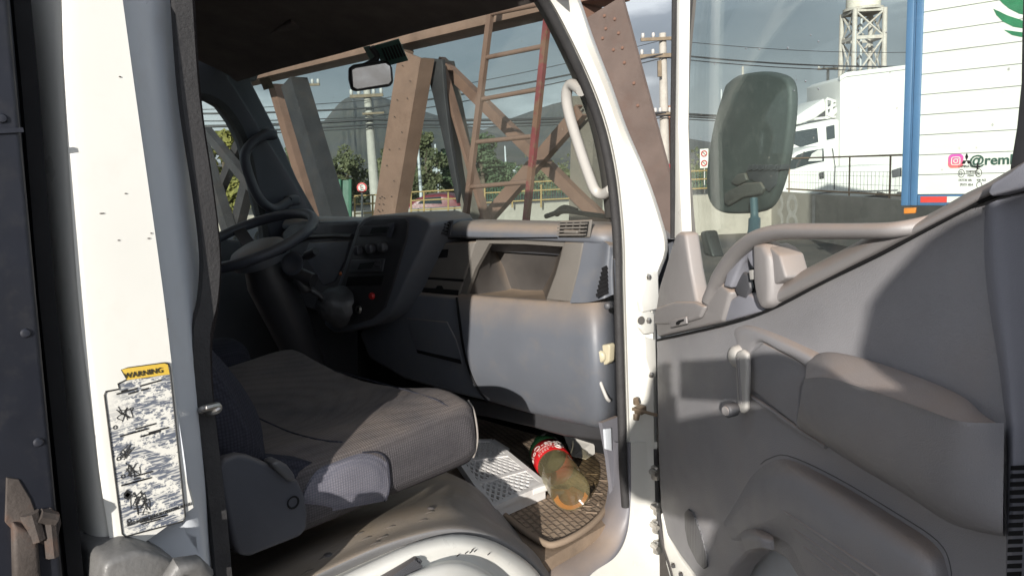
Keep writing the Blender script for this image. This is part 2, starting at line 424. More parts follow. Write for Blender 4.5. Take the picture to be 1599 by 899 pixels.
# striker
st = [OX(311, 642, -.06), OX(318, 638, -.03), OX(338, 633, -.03), OX(341, 637, -.03), OX(337, 641, -.03), OX(320, 645, -.05)]
bm = tube(spline(st, 4), .0042, 8); merge(bm, obox(OX(313, 641, -.07), (0, 1, 0), (0, 0, 1), (1, 0, 0), .018, .03, .012, .003))
obj('door_striker', bm, M['steelmetal'], T, 40)

# step bracket at the foot of the pillar
bm = prism(PX([(158, 940), (163, 880), (180, 871), (212, 860), (232, 861), (258, 868), (290, 886), (312, 905), (316, 940)], .05+XO), (-.1, 0, 0), .006)
tube([OX(268, 905, .065), OX(280, 884, .07), OX(300, 882, .07), OX(318, 900, .065)], .011, 10, bm)
obj('step_bracket', bm, pm('scuffed_step_plastic', (.13, .128, .125), .45, var=.2, vs=14, stain=.6, scol=(.06, .055, .05), ss=18, bump=.6, bs=90), T, 45)

# roof lining
hd = [(-1.47, 370, 128, 1.15), (-1.3, 430, 110, 1.19), (-1.0, 530, 84, 1.22), (-.7, 640, 53, 1.23), (-.4, 745, 27, 1.20), (-.1, 838, 3, 1.13), (.0, 880, -12, 1.08)]
row0 = [onY(px, py, Y) for X, px, py, Y in hd]
rows = [row0, [p+Vector((0, -.06, .035)) for p in row0]]
rows.append([Vector((p.x, .82, 2.055-.02*abs(p.x+.7))) for p in row0]); rows.append([Vector((p.x, .45, 2.075-.02*abs(p.x+.7))) for p in row0]); rows.append([Vector((p.x, .29, 2.05)) for p in row0])
rows = [list(c) for c in zip(*[spline(c, 5) for c in zip(*[spline(r, 3) for r in rows])])]
roof = obj('roof_lining', shell(rows, (0, 0, .03)), M['headliner'], T, 50)
# console with lamp and visor edges
bm = prism(PZ([(455, 38), (480, 22), (520, 28), (560, 52), (548, 66), (500, 55)], 2.02), (0, 0, .05), .012)
obj('roof_lamp', bm, M['darkgrey'], roof, 40)
bm = prism(PZ([(330, 95), (455, 38), (500, 58), (540, 70), (400, 108), (350, 118)], 1.995), (0, 0, .014), .006)
obj('sun_visor', bm, M['headliner'], roof, 40)
bm = box((-1.55, .26, 2.10), (.005, 1.08, 2.16), .02); obj('roof', bm, M['white'], T, 40)
# far side: header, pillar, lower wall
XF = -1.45
fs = PX([(286, 60), (420, 60), (402, 126), (393, 128), (430, 200), (465, 280), (505, 352), (470, 372), (430, 392), (408, 330), (394, 262), (382, 222), (366, 190), (348, 165), (326, 153), (300, 149), (286, 149)], XF)
obj('front_pillar', prism(fs, (-.07, 0, 0), .008), M['bluegrey'], T, 40)
obj('side_panel', prism(PX([(286, 384), (345, 372), (410, 380), (520, 360), (560, 480), (560, 700), (286, 700)], XF), (-.06, 0, 0), .01), M['darkgrey'], T, 40)
obj('side_panel', box((-1.51, .262, .80), (-1.452, .72, 2.06), .01), M['darkgrey'], T, 40)
obj('side_window', prism(PX([(280, 120), (370, 130), (470, 380), (280, 400)], XF-.035), (-.005, 0, 0)), M['doorglass'], T)
obj('window_frame', ribbon(spline(PX([(286, 152), (308, 151), (330, 156), (352, 172), (372, 202), (386, 240), (396, 290), (408, 340), (414, 385)], XF-.005), 4), .02, .03, (0, 1, 0)), M['rubber'], T, 40)
# grab handle on the far pillar
hp = PX([(415, 210), (395, 222), (383, 240), (385, 262), (398, 298), (412, 318), (430, 326), (452, 314)], XF+.05)
bm = tube(spline(hp, 5), .016, 10)
for q in ((415, 211), (451, 313)): merge(bm, obox(onX(q[0], q[1], XF+.012), (0, 1, 0), (0, 0, 1), (1, 0, 0), .05, .036, .042, .012))
gh = obj('grab_handle', bm, M['bluegrey'], T, 60)
bm = B()
for q in ((415, 212), (452, 312)): lathe([(0, 0), (.008, 0), (.008, .003), (0, .003)], onX(q[0], q[1], XF+.055), (1, 0, 0), 12, bm)
obj_each('screw_cap', bm, M['black'], gh)
# back wall, floor pan, firewall
obj('back_wall', box((-1.5, .235, .7), (-.05, .262, 2.09), .01), M['darkgrey'], T, 40)
obj('cab_floor', box((-1.5, .28, .76), (-.06, 1.58, .82)), M['floorvinyl'], T, 40)
obj('firewall', box((-1.5, 1.58, .70), (-.03, 1.62, 1.40)), M['black'], T)
# windscreen
rows = []
for k in range(9):
    t = k/8; r = []
    for i in range(15):
        X = -1.44+i*(1.38/14); bu = .10*(1-((X+.75)/.75)**2)
        r.append(Vector((X, 1.46+bu-.36*t, 1.40+.62*t)))
    rows.append(r)
ws = obj('windscreen', shell(rows, (0, .006, .003)), M['windscreen'], T, 40)
stick, nt, p = nodes('film_sticker'); p.inputs['Base Color'].default_value = (.09, .20, .165, 1); p.inputs['Roughness'].default_value = .4
def wsp(px, py):                        # a point just inside the windscreen
    d = ray(px, py); lo_t, hi_t = .5, 6
    def g_(t):
        q = CAM+d*t; tt = (q.z-1.40)/.62; bu = .10*(1-((q.x+.75)/.75)**2); return q.y-(1.46+bu-.36*tt)
    for _ in range(50):
        m_ = (lo_t+hi_t)/2
        if g_(m_) > 0: hi_t = m_
        else: lo_t = m_
    return CAM+d*(lo_t-.012)
sk = obj('window_sticker', prism([wsp(*q) for q in [(583, 72), (622, 61), (637, 95), (599, 105)]], (0, .0015, .001)), stick, ws)
bm = B()
for k in range(7):
    merge(bm, beam(wsp(598+k*4.6, 76-k*1.2), wsp(606+k*4.6, 95-k*1.2), .006, .0015, (1, 0, 0)))
for v in bm.verts: v.co += Vector((0, -.003, 0))
obj('sticker_print', bm, M['ink'], sk)
obj('window_sticker', prism([wsp(*q) for q in [(567, 74), (577, 72), (590, 98), (581, 100)]], (0, .0015, .001)), stick, ws)
st2 = pm('tan_sticker', (.22, .19, .12), .5, stain=.6, scol=(.04, .04, .03), ss=60)
obj('window_sticker', prism([wsp(*q) for q in [(405, 124), (420, 120), (428, 137), (412, 141)]], (0, .0015, .001)), st2, ws)
# inner mirror on its stem
mc = wsp(585, 118)+Vector((.05, -.10, 0))
dvec = ((CAM-mc).normalized()+r0*.10+Vector((0, 0, .05))).normalized()
def onP(px, py, pt, n): d = ray(px, py); return CAM+d*((pt-CAM).dot(n)/d.dot(n))
mo = [(545, 106), (552, 101), (598, 94), (608, 97), (613, 106), (615, 128), (610, 135), (556, 143), (549, 140), (545, 124)]
rv = obj('rear_view_mirror', prism([onP(x, y, mc, dvec) for x, y in mo], -dvec*.03, .006), M['blackplastic'], T, 40)
mi = [(550, 110), (555, 107), (602, 99), (609, 104), (611, 126), (607, 131), (558, 139), (552, 136)]
obj('mirror_glass', prism([onP(x, y, mc+dvec*.004, dvec) for x, y in mi], -dvec*.003), M['mirrorglass'], rv)
obj('mirror_stem', tube(spline([mc-dvec*.02, onP(588, 92, mc-dvec*.03, dvec), onP(580, 74, mc-dvec*.02, dvec)+Vector((0, 0, .0))], 4), .008, 8), M['blackplastic'], rv, 60)

# --- dashboard
def sweep(prof, xs): return [[Vector((x, y, z)) for y, z in prof] for x in xs]
prof = [(1.56, 1.30), (1.545, 1.42), (1.50, 1.468), (1.46, 1.478), (1.34, 1.486), (1.305, 1.483), (1.288, 1.472), (1.283, 1.458), (1.290, 1.448), (1.33, 1.443), (1.40, 1.40)]
prof = [(p.x, p.y) for p in spline([(a, b, 0) for a, b in prof], 4)]
rows = []
for X, s, dy in ((-.034, .2, .10), (-.038, .6, .05), (-.048, .85, .02), (-.065, .96, .004), (-.09, 1, 0), (-.35, 1, 0), (-.55, 1, 0), (-.8, 1, 0), (-1.1, 1, 0), (-1.40, 1, 0)):
    rows.append([Vector((X, y+dy*(1 if y < 1.4 else 0), 1.43+(z-1.43)*s)) for y, z in prof])
dash = obj('dashboard', grid(rows), M['dash'], T, 50)
obj('dash_seam', tube([onY(700, 372, 1.279), onY(870, 371, 1.279)], .0016, 6), M['black'], dash)
def vent(name, q, Y, n, mv, sl):
    a, b, c, d = [onY(x, y, Y) for x, y in q]       # TL TR BR BL
    fr = obj(name, prism([a, b, c, d], (0, .006, 0), .003), mv, dash, 40)
    bm = B(); ins = lambda u, v: a.lerp(b, u).lerp(d.lerp(c, u), v)+Vector((0, -.004, 0))
    merge(bm, prism([ins(.06, .1), ins(.94, .1), ins(.94, .9), ins(.06, .9)], (0, .002, 0)))
    obj('vent_recess', bm, M['black'], fr)
    bm = B()
    for k in range(n):
        v = .1+.8*(k+.5)/n
        merge(bm, beam(ins(.07, v)+Vector((0, -.004, 0)), ins(.93, v)+Vector((0, -.004, 0)), .0035, .012, (0, 0, 1)))
    for u in (.28, .5, .72):
        merge(bm, beam(ins(u, .12)+Vector((0, .0, 0)), ins(u, .88)+Vector((0, 0, 0)), .003, .006, (1, 0, 0)))
    merge(bm, obox(ins(.52, .62)+Vector((0, -.012, 0)), (1, 0, 0), (0, 0, 1), (0, 1, 0), .04, .007, .01, .002))
    obj('vent_slat', bm, sl, fr)
vent('air_vent', [(874, 345), (924, 343), (920, 371), (872, 371)], 1.277, 4, M['dashpale'], M['dashpale'])
vent('air_vent', [(668, 346), (707, 344), (702, 368), (664, 369)], 1.277, 4, M['darkgrey'], M['blackplastic'])
vent('air_vent', [(470, 346), (498, 345), (496, 364), (468, 365)], 1.277, 4, M['darkgrey'], M['blackplastic'])

def recess(outer, hole, back, Yo, Yb, bm=None):
    bm = bm or B(); n = len(outer)
    O = [bm.verts.new(onY(x, y, Yo)) for x, y in outer]; H_ = [bm.verts.new(onY(x, y, Yo)) for x, y in hole]
    Bk = [bm.verts.new(onY(x, y, Yb)) for x, y in back]; O2 = [bm.verts.new(v.co+Vector((0, .03, 0))) for v in O]
    for L0, L1 in ((O2, O), (O, H_), (H_, Bk)):
        for i in range(n): bm.faces.new((L0[i], L0[(i+1) % n], L1[(i+1) % n], L1[i]))
    bm.faces.new(Bk); return bm
to_ = [(744, 374), (820, 374), (888, 374), (886, 420), (876, 474), (800, 470), (716, 462), (728, 420)]
th_ = [(764, 380), (820, 381), (879, 385), (869, 425), (853, 470), (795, 467), (727, 462), (742, 420)]
tb_ = [(768, 383), (824, 384), (875, 388), (865, 424), (849, 455), (818, 455), (797, 452), (786, 420)]
bm = B(); n = 8
O_ = [bm.verts.new(onY(x, y, 1.297)) for x, y in to_]; H_ = [bm.verts.new(onY(x, y, 1.297)) for x, y in th_]; O2 = [bm.verts.new(v.co+Vector((0, .03, 0))) for v in O_]; H2 = [bm.verts.new(v.co+Vector((0, .012, 0))) for v in H_]
for L0, L1 in ((O2, O_), (O_, H_), (H_, H2)):
    for i in range(n): bm.faces.new((L0[i], L0[(i+1) % n], L1[(i+1) % n], L1[i]))
tray = obj('open_tray', bm, M['dashpale'], dash, 40)
fr_ = [onY(x, y, 1.300) for x, y in th_]; bk_ = [onY(x, y, 1.42) for x, y in tb_]
md_ = [a_.lerp(b_, .8) for a_, b_ in zip(fr_, bk_)]; mid = sum(bk_, Vector())/8
bm = grid([l+[l[0]] for l in (fr_, [a_.lerp(b_, .5) for a_, b_ in zip(fr_, bk_)], [a_.lerp(b_, .9) for a_, b_ in zip(fr_, bk_)], [b_.lerp(mid, .06) for b_ in bk_])])
bmesh.ops.remove_doubles(bm, verts=bm.verts[:], dist=1e-5)
bm.faces.new([v for v in bm.verts if any((v.co-b_.lerp(mid, .06)).length < 1e-5 for b_ in bk_)])
obj('tray_recess', bm, pm('dusty_dark_plastic', (.052, .047, .044), .6, var=.2, dust=.8, dcol=DU, stain=.3, scol=(.09, .075, .06), ss=6), dash, 40)
obj('tray_trim', prism(PY([(880, 378), (912, 376), (904, 420), (890, 472), (851, 468), (866, 428)], 1.291), (0, .02, 0), .005), M['dashpale'], dash, 40)
# hinged flap to the left with its latch
fl = obj('glove_flap', prism(PY([(664, 381), (743, 377), (728, 424), (716, 461), (636, 452), (646, 420)], 1.292), (0, .03, 0), .006), M['dashpale'], dash, 40)
obj('flap_latch', prism(PY([(686, 390), (700, 389), (698, 402), (684, 403)], 1.290), (0, .001, 0)), M['black'], fl)
obj('flap_gap', prism(PY([(642, 431), (724, 436), (723, 440), (640, 434)], 1.2905), (0, .001, 0)), M['black'], fl)
obj('flap_gap', prism(PY([(637, 448), (680, 450), (683, 446), (690, 446), (692, 451), (716, 453), (715, 461), (636, 455)], 1.2905), (0, .001, 0)), M['black'], fl)
# corner pod
def smoothpatch(rows, n=5, m=5):
    rows = [spline(r, n) for r in rows]
    return [list(c) for c in zip(*[spline(c, m) for c in zip(*rows)])]
pr = [[onY(912, 376, 1.287), onY(938, 376, 1.290), onX(950, 382, -.04), onX(957, 400, -.034), onX(958, 405, -.02)],
      [onY(904, 420, 1.280), onY(930, 420, 1.283), onX(946, 422, -.045), onX(956, 432, -.036), onX(961, 440, -.02)],
      [onY(890, 473, 1.275), onY(918, 472, 1.278), onX(940, 467, -.05), onX(957, 460, -.036), onX(962, 461, -.02)]]
obj('corner_pod', shell(smoothpatch(pr), (-.005, .03, 0)), M['dash'], dash, 60)
bm = B()
def pod(px, py, off=.006):
    return onX(px, py, -.055+(px-925)/34*.014)+Vector((off, -off*1.5, 0))
for k in range(7):
    t = k/6; x0 = 933+1.2*math.sin(t*3)+(0 if k < 6 else 1)
    a_, b_ = (932+9*t, 460-40*t), (950-1.5*t, 450-38*t+4)
    merge(bm, beam(pod(*a_), pod(*b_), .0075, .003, (0, .2, 1)))
obj('defroster_slot', bm, M['black'], dash)
# lower panel (glove box side), bulging towards the seat
lp = [[(716, 463), (800, 470), (880, 475), (925, 473), (953, 463), (962, 462)],
      [(720, 500), (800, 508), (880, 515), (928, 514), (955, 505), (964, 504)],
      [(728, 555), (805, 566), (885, 578), (932, 580), (957, 572), (966, 570)],
      [(744, 600), (815, 618), (890, 634), (934, 640), (958, 634), (967, 632)],
      [(764, 626), (830, 645), (895, 660), (936, 668), (958, 664), (968, 660)]]
yy = [1.285, 1.262, 1.255, 1.275, 1.315]; xx = [0, 0, 0, .004, .06, .13]
rows = [[onY(x, y, yy[i]+xx[j]) for j, (x, y) in enumerate(r)] for i, r in enumerate(lp)]
rows = [[p+Vector((0, .03, .004)) for p in rows[0]]]+rows+[[p+Vector((0, .10, 0)) for p in rows[-1]]]
low = obj('lower_dash_panel', grid(smoothpatch(rows, 6, 5)), M['dash'], dash, 60)
# pale socket, screw, worn streak
sc = obj('side_socket', prism([onY(x, y, 1.262+.012) for x, y in [(926, 543), (931, 540), (950, 537), (952, 541), (951, 565), (947, 569), (929, 572), (925, 568)]], (0, .02, 0), .004), M['cream'], low, 40)
obj('socket_lid', lathe([(0, .006), (.011, .006), (.014, .003), (.014, 0)], onY(937, 556, 1.27), (.2, -1, 0), 20), M['cream'], sc, 50)
obj('fixing_screw', lathe([(0, .002), (.005, .002), (.007, 0), (.007, -.004)], onX(948, 478, -.02), (.5, -1, 0), 14), M['darkgrey'], low, 50)
bm = tube(spline([onY(932, 580, 1.268), onY(938, 598, 1.27), onY(947, 620, 1.275), onY(951, 625, 1.285)], 4), .004, 8)
obj('edge_clip', bm, M['palegrey'], low, 50)
# lower left panel with pocket lid
ll = obj('lower_dash_panel', prism(PY([(600, 470), (612, 452), (716, 462), (722, 500), (730, 556), (745, 601), (764, 628), (738, 622), (690, 610), (630, 592), (575, 560), (560, 520)], 1.283), (0, .15, 0), .012), M['dash'], dash, 40)
obj('pocket_lid', prism(PY([(634, 496), (698, 502), (712, 530), (722, 565), (665, 552), (650, 545), (640, 520)], 1.281), (0, .02, 0), .004), M['dash'], ll, 40)
obj('pocket_shadow_gap', prism(PY([(650, 546), (718, 561), (720, 568), (652, 551)], 1.2795), (0, .002, 0)), M['black'], ll)
obj('panel_seam', tube(spline([onY(x, y, 1.276-.006*(y > 480)) for x, y in [(713, 464), (717, 500), (726, 556), (742, 600), (762, 628)]], 5), .0028, 6), M['black'], ll)
# black duct under the dash
obj('heater_duct', prism(PY([(690, 612), (764, 628), (860, 648), (958, 668), (940, 690), (880, 682), (830, 668), (760, 652), (690, 640)], 1.34), (0, .2, 0), .01), M['blackplastic'], dash, 40)
# centre stack
cs_o = [(556, 352), (566, 341), (578, 337), (648, 335), (668, 342), (672, 352), (655, 395), (638, 430), (625, 460), (610, 490), (585, 508), (545, 518), (520, 520), (506, 508), (505, 492), (520, 460), (535, 420), (548, 380)]
cst = obj('centre_stack', prism(PY(cs_o, 1.215), (0, .15, 0), .014), M['dash'], dash, 40)
cs_i = [(560, 356), (570, 346), (582, 342), (630, 340), (637, 346), (634, 372), (622, 412), (612, 446), (600, 480), (580, 498), (545, 508), (522, 510), (512, 502), (512, 490), (526, 458), (540, 420), (552, 382)]
face = obj('stack_face', prism(PY(cs_i, 1.209), (0, .02, 0), .005), M['blackplastic'], cst, 40)
# details on the centre stack: all at Y just in front of the face
def fy(pl, Y=1.205, t=.006, bv=.002, name='trim_piece', m='darkgrey', par=None, sm=40):
    return obj(name, prism(PY(pl, Y), (0, t, 0), bv), M[m], par or dash, sm)
def bq(x0, y0, x1, y1, sk=-2): return [(x0, y0), (x1, y0+sk), (x1-4, y1+sk), (x0-4, y1)]
fy(bq(564, 353, 612, 369), name='radio', m='darkgrey')
fy(bq(581, 356, 608, 365), Y=1.2025, t=.003, bv=0, name='radio_display', m='screen')
fy([(606, 349), (616, 348), (610, 371), (603, 371)], Y=1.203, t=.004, bv=.001, name='radio_edge', m='bluegrey')
bm = B(); bq1 = []
for (x, y) in ((561, 391), (581, 388), (600, 386)):
    bm = lathe([(0, .018), (.009, .018), (.0125, .014), (.014, 0)], onY(x, y, 1.207), (.15, -1, .1), 16)
    merge(bm, obox(onY(x, y, 1.19), (1, 0, .3), (0, 0, 1), (0, -1, 0), .006, .02, .008, .002))
    obj('control_knob', bm, M['darkgrey'], dash, 50)
fy(bq(548, 406, 600, 426), name='radio', m='darkgrey')
fy(bq(562, 411, 584, 421), Y=1.2025, t=.003, bv=0, name='radio_display', m='screen')
bm = B()
for x in (588, 594):
    for y in (409, 416): lathe([(0, .003), (.0028, .003), (.003, 0)], onY(x, y, 1.204), (0, -1, 0), 8, bm)
obj_each('radio_button', bm, M['blackplastic'], dash)
fy(bq(543, 432, 598, 447), name='card_slot', m='black')
bm = lathe([(0, .008), (.008, .008), (.010, .004), (.010, 0)], onY(582, 462, 1.207), (0, -1, .1), 16); obj('hazard_button', bm, M['red'], dash, 50)
bm = lathe([(.006, .006), (.011, .006), (.012, 0)], onY(561, 483, 1.207), (0, -1, .1), 16); obj('lighter_socket', bm, M['steelmetal'], dash, 50)
obj('warning_lamp', lathe([(0, .004), (.005, .003), (.006, 0)], onY(532, 427, 1.207), (0, -1, .1), 12), pm('orange_lamp', (.4, .1, .02)), dash, 50)
# gear lever and its creased boot
bm = smb = B()
ctr = onY(535, 478, 1.20)
pf = [(.062, 0), (.060, .018), (.050, .03), (.044, .05), (.032, .065), (.018, .075), (0, .078)]
lathe(pf, ctr, (-.1, -1, .25), 26, bm)
random.seed(4)
for v in bm.verts: v.co += Vector((random.uniform(-1, 1), random.uniform(-1, 1), random.uniform(-1, 1)))*.004
gb = obj('gear_boot', bm, M['leather'], T, 80)
lv = obj('gear_lever', tube(spline([ctr+Vector((0, -.06, .02)), onY(510, 466, 1.13), onY(480, 450, 1.08), onY(462, 430, 1.05)], 5), [.009]*15+[.008], 8) if False else tube(spline([ctr+Vector((0, -.06, .02)), onY(500, 462, 1.13), onY(478, 448, 1.10)], 5), .009, 8), M['blackplastic'], gb, 60)
obj('gear_knob', lathe([(0, -.03), (.014, -.028), (.02, -.01), (.021, .01), (.016, .026), (0, .03)], onY(472, 442, 1.09), (-.4, -.3, 1), 18), M['blackplastic'], gb, 60)
# instrument hood and panel behind the wheel
bk = [(440, 362), (455, 348), (555, 345), (560, 352), (552, 380), (540, 420), (525, 460), (508, 490), (470, 480), (445, 430)]
hood = obj('instrument_hood', prism(PY(bk, 1.262), (0, .12, 0), .012), M['darkgrey'], dash, 40)
obj('driver_tray', prism(PY([(482, 378), (546, 376), (538, 408), (522, 440), (505, 446), (488, 420), (474, 400)], 1.258), (0, .01, 0), .004), M['dash'], hood, 40)
obj('hood_lip', tube(spline([onY(x, y, 1.255) for x, y in [(462, 375), (482, 370), (520, 368), (550, 369)]], 4), .008, 8), M['blackplastic'], hood, 60)
clus = obj('instrument_cluster', prism(PY([(330, 376), (352, 358), (392, 350), (430, 356), (452, 372), (440, 400), (400, 415), (330, 420)], 1.30), (0, .08, 0), .02), M['dash'], dash, 40)
bm = B()
for q in ((372, 385), (408, 378)):
    bm = lathe([(.036, .0), (.040, .006), (.043, 0)], onY(q[0], q[1], 1.298), (0, -1, 0), 24)
    merge(bm, beam(onY(q[0], q[1], 1.296), onY(q[0]+8, q[1]-8, 1.296), .003, .002, (1, 0, 1)))
    obj('gauge_ring', bm, M['palegrey'], clus, 60)
# steering wheel, column, stalks
wc = Vector((-1.07, 1.01, 1.452)); wn = Vector((.05, -.34, .93)).normalized()
ua = Vector((1, 0, 0)); ua = (ua-wn*ua.dot(wn)).normalized(); ub = wn.cross(ua)
RW = .174
rim = [wc+(ua*math.cos(t)+ub*math.sin(t))*RW for t in [2*math.pi*i/48 for i in range(48)]]
sw = obj('steering_wheel', tube(rim, .0148, 12, closed=True), M['bluegrey'], T, 80)
hub = lathe([(0, .02), (.05, .018), (.075, .008), (.085, -.01), (.08, -.03)], wc-wn*.035, wn, 28)
obj('wheel_hub', hub, M['dash'], sw, 60)
for an in (15, 165, 270):
    t = R(an); d_ = ua*math.cos(t)+ub*math.sin(t)
    obj('wheel_spoke', ribbon([wc-wn*.045+d_*.06, wc-wn*.03+d_*.12, wc+d_*(RW-.004)], .035, .012, wn.cross(d_)), M['blackplastic'], sw, 50)
col = obj('steering_column', tube([wc-wn*.05, wc-wn*.12+Vector((0, .0, -.01)), wc-wn*.30, wc-wn*.62], [.05, .066, .06, .035], 18), M['blackplastic'], T, 60)
bs = wc-wn*.115
e1 = atd(493, 392, (bs-CAM).dot(fwd)-.06); e2 = atd(508, 425, (bs-CAM).dot(fwd)-.05)
s0 = atd(462, 408, (bs-CAM).dot(fwd)-.02)
obj('column_stalk', tube([s0, s0.lerp(e1, .5), s0.lerp(e1, .55), e1], [.006, .007, .013, .012], 10), M['blackplastic'], col, 40)
s1 = atd(450, 425, (bs-CAM).dot(fwd)-.03); e3 = atd(490, 438, (bs-CAM).dot(fwd)-.06)
obj('column_stalk', tube([s1, s1.lerp(e3, .5), e3], [.02, .024, .02], 10), M['blackplastic'], col, 40)
obj('ignition_lock', lathe([(.03, 0), (.033, .006), (.028, .008), (.018, .004), (0, .004)], atd(458, 412, (bs-CAM).dot(fwd)-.07), (.5, -.8, .3), 24), M['bluegrey'], col, 60)

# --- seats
def cushion(x0, x1, y0, y1, zb, zt, name, m, parent):
    rows = []
    ys = [y0, y0+.02, y0+.08, (y0+y1)/2, y1-.12, y1-.05, y1-.015, y1]
    hs = [.5, .9, 1, 1.02, 1.10, 1.16, 1.12, .85]
    ins = [.02, .006, 0, 0, 0, .001, .005, .018]
    for y, h, q in zip(ys, hs, ins):
        z1 = zb+(zt-zb)*h; w = x1-x0; xa = x0+q; xb = x1-q; H_ = z1-zb
        pts = [(xb-.02, zb), (xb-.002, zb+.02*h), (xb, zb+H_*.45), (xb-.005, zb+H_*.84), (xb-.026, z1-.004), (xb-.09, z1+.004),
               (xb-.20, z1-.014), (x0+w*.5, z1-.024), (xa+.20, z1-.012), (xa+.08, z1+.006), (xa+.02, z1-.02), (xa, zb+H_*.5), (xa+.02, zb)]
        rows.append(spline([Vector((a, y, b)) for a, b in pts], 3))
    rows = [list(c) for c in zip(*[spline(c, 4) for c in zip(*rows)])]
    bm = grid(rows)
    for r in (0, -1):
        pass
    es = [e for e in bm.edges if len(e.link_faces) == 1]
    bmesh.ops.holes_fill(bm, edges=es, sides=0)
    return obj(name, bm, M[m], parent, 70)
ps = obj('passenger_seat', box((-.74, .44, 1.04), (-.20, .80, 1.10), .01), M['black'], T, 40)
cu = cushion(-.76, -.05, .44, .905, 1.085, 1.195, 'seat_cushion', 'seatcloth', ps)
# pale mesh wrap at the back of the cushion's outer side, with its seam
bvs = bvh_of(cu)
cr_ = [hit(bvs, x, y, -.0006)[0] for x, y in ((366, 628), (390, 645), (420, 660), (450, 673), (480, 682), (510, 688), (535, 690))]
cr_ = [q for q in cr_ if q is not None]
if len(cr_) > 3: obj('seat_seam', tube(spline(cr_, 5), .0022, 6), M['seatdark'], ps, 60)
cr_ = [hit(bvs, x, y, -.0004)[0] for x, y in ((470, 566), (520, 578), (570, 590), (620, 603), (660, 616), (700, 634))]
cr_ = [q for q in cr_ if q is not None]
if len(cr_) > 3: obj('seat_seam', tube(spline(cr_, 5), .0012, 6), M['seatdark'], ps, 60)
wr = [[(530, 712), (565, 704), (592, 708), (604, 722)], [(498, 735), (545, 724), (585, 728), (607, 745)], [(474, 775), (525, 765), (580, 760), (607, 770)], [(483, 806), (530, 795), (578, 786), (604, 781)]]
ww = [[-.075, -.06, -.055, -.05], [-.05, -.044, -.044, -.047], [-.048, -.043, -.043, -.047], [-.056, -.050, -.050, -.052]]
rows = [[onX(x, y, ww[i][j]) for j, (x, y) in enumerate(r)] for i, r in enumerate(wr)]
obj('side_cloth', shell(smoothpatch(rows, 6, 5), (-.012, 0, 0)), M['seatside'], ps, 60)
obj('piping', tube(spline([onX(x, y, X) for x, y, X in [(566, 706, -.054), (590, 706, -.050), (604, 718, -.047), (608, 745, -.045), (607, 768, -.045), (600, 782, -.052)]], 5), .0014, 6), M['seatdark'], ps)
def cq(y, q): return Vector((-.05+q[0], y, q[1]))
obj('piping', tube(spline([Vector((-.085, .906, 1.196)), Vector((-.068, .903, 1.182)), Vector((-.058, .900, 1.15)), Vector((-.058, .898, 1.12)), Vector((-.064, .892, 1.095))], 5), .0018, 6), pm('worn_piping', (.22, .20, .18), .7), ps)
# dark lower wrap
obj('seat_skirt', shell(smoothpatch([PX([(408, 712), (445, 716), (490, 722), (500, 735)], -.065), PX([(440, 760), (455, 760), (475, 765), (480, 775)], -.052), PX([(460, 800), (470, 810), (478, 818), (484, 812)], -.055)], 5, 5), (-.03, 0, 0)), M['seatdark'], ps, 60)
# recliner cover with its lever
rc = obj('recliner_cover', prism(PX([(338, 735), (350, 715), (372, 708), (392, 712), (420, 724), (446, 738), (466, 750), (476, 770), (482, 800), (481, 826), (470, 838), (440, 850), (392, 869), (375, 868), (366, 852), (352, 792)], -.028), (-.05, 0, 0), .014, 4), M['bluegrey'], ps, 40)
obj('recline_lever', prism(PX([(424, 724), (436, 718), (450, 726), (462, 742), (462, 752), (452, 752), (436, 738)], -.018), (-.03, 0, 0), .006), M['darkgrey'], rc, 40)
obj('cover_screw', lathe([(0, -.002), (.006, -.002), (.009, .001), (.010, 0)], onX(458, 784, -.027), (1, 0, 0), 16), M['black'], rc)
# backrest, its dark side visible behind the belt
rows = []
for (px, py, q) in ((300, 470, 0), (318, 540, .0), (340, 580, .01), (366, 620, .015), (392, 668, .015), (412, 712, .0), (418, 730, -.02)):
    p = onX(px, py, -.075)
    rows.append(spline([p+Vector((.01, -.10, -.03)), p+Vector((.02+q, -.05, -.015)), p+Vector((.012+q, -.012, 0)), p, p+Vector((-.06, .022+q, 0)), p+Vector((-.2, .0, 0)), p+Vector((-.6, .0, 0)), p+Vector((-.64, -.04, 0))], 4))
rows = [list(c) for c in zip(*[spline(c, 4) for c in zip(*rows)])]
obj('backrest', shell(rows, (-.004, -.05, 0)), M['seatdark'], ps, 60)
obj('seat_plinth', box((-.76, .30, .80), (-.36, .78, 1.03), .03), M['black'], ps, 40)
ds = obj('driver_seat', box((-1.36, .40, .98), (-.86, .84, 1.06), .02), M['darkgrey'], T, 40)
cushion(-1.38, -.86, .42, .88, 1.04, 1.19, 'seat_cushion', 'seatdark', ds)
bm = prism([(-.86, .30, 1.12), (-.86, .42, 1.14), (-.86, .30, 1.75), (-.86, .2, 1.75)], (-.5, 0, 0), .03); obj('backrest', bm, M['seatdark'], ds, 40)

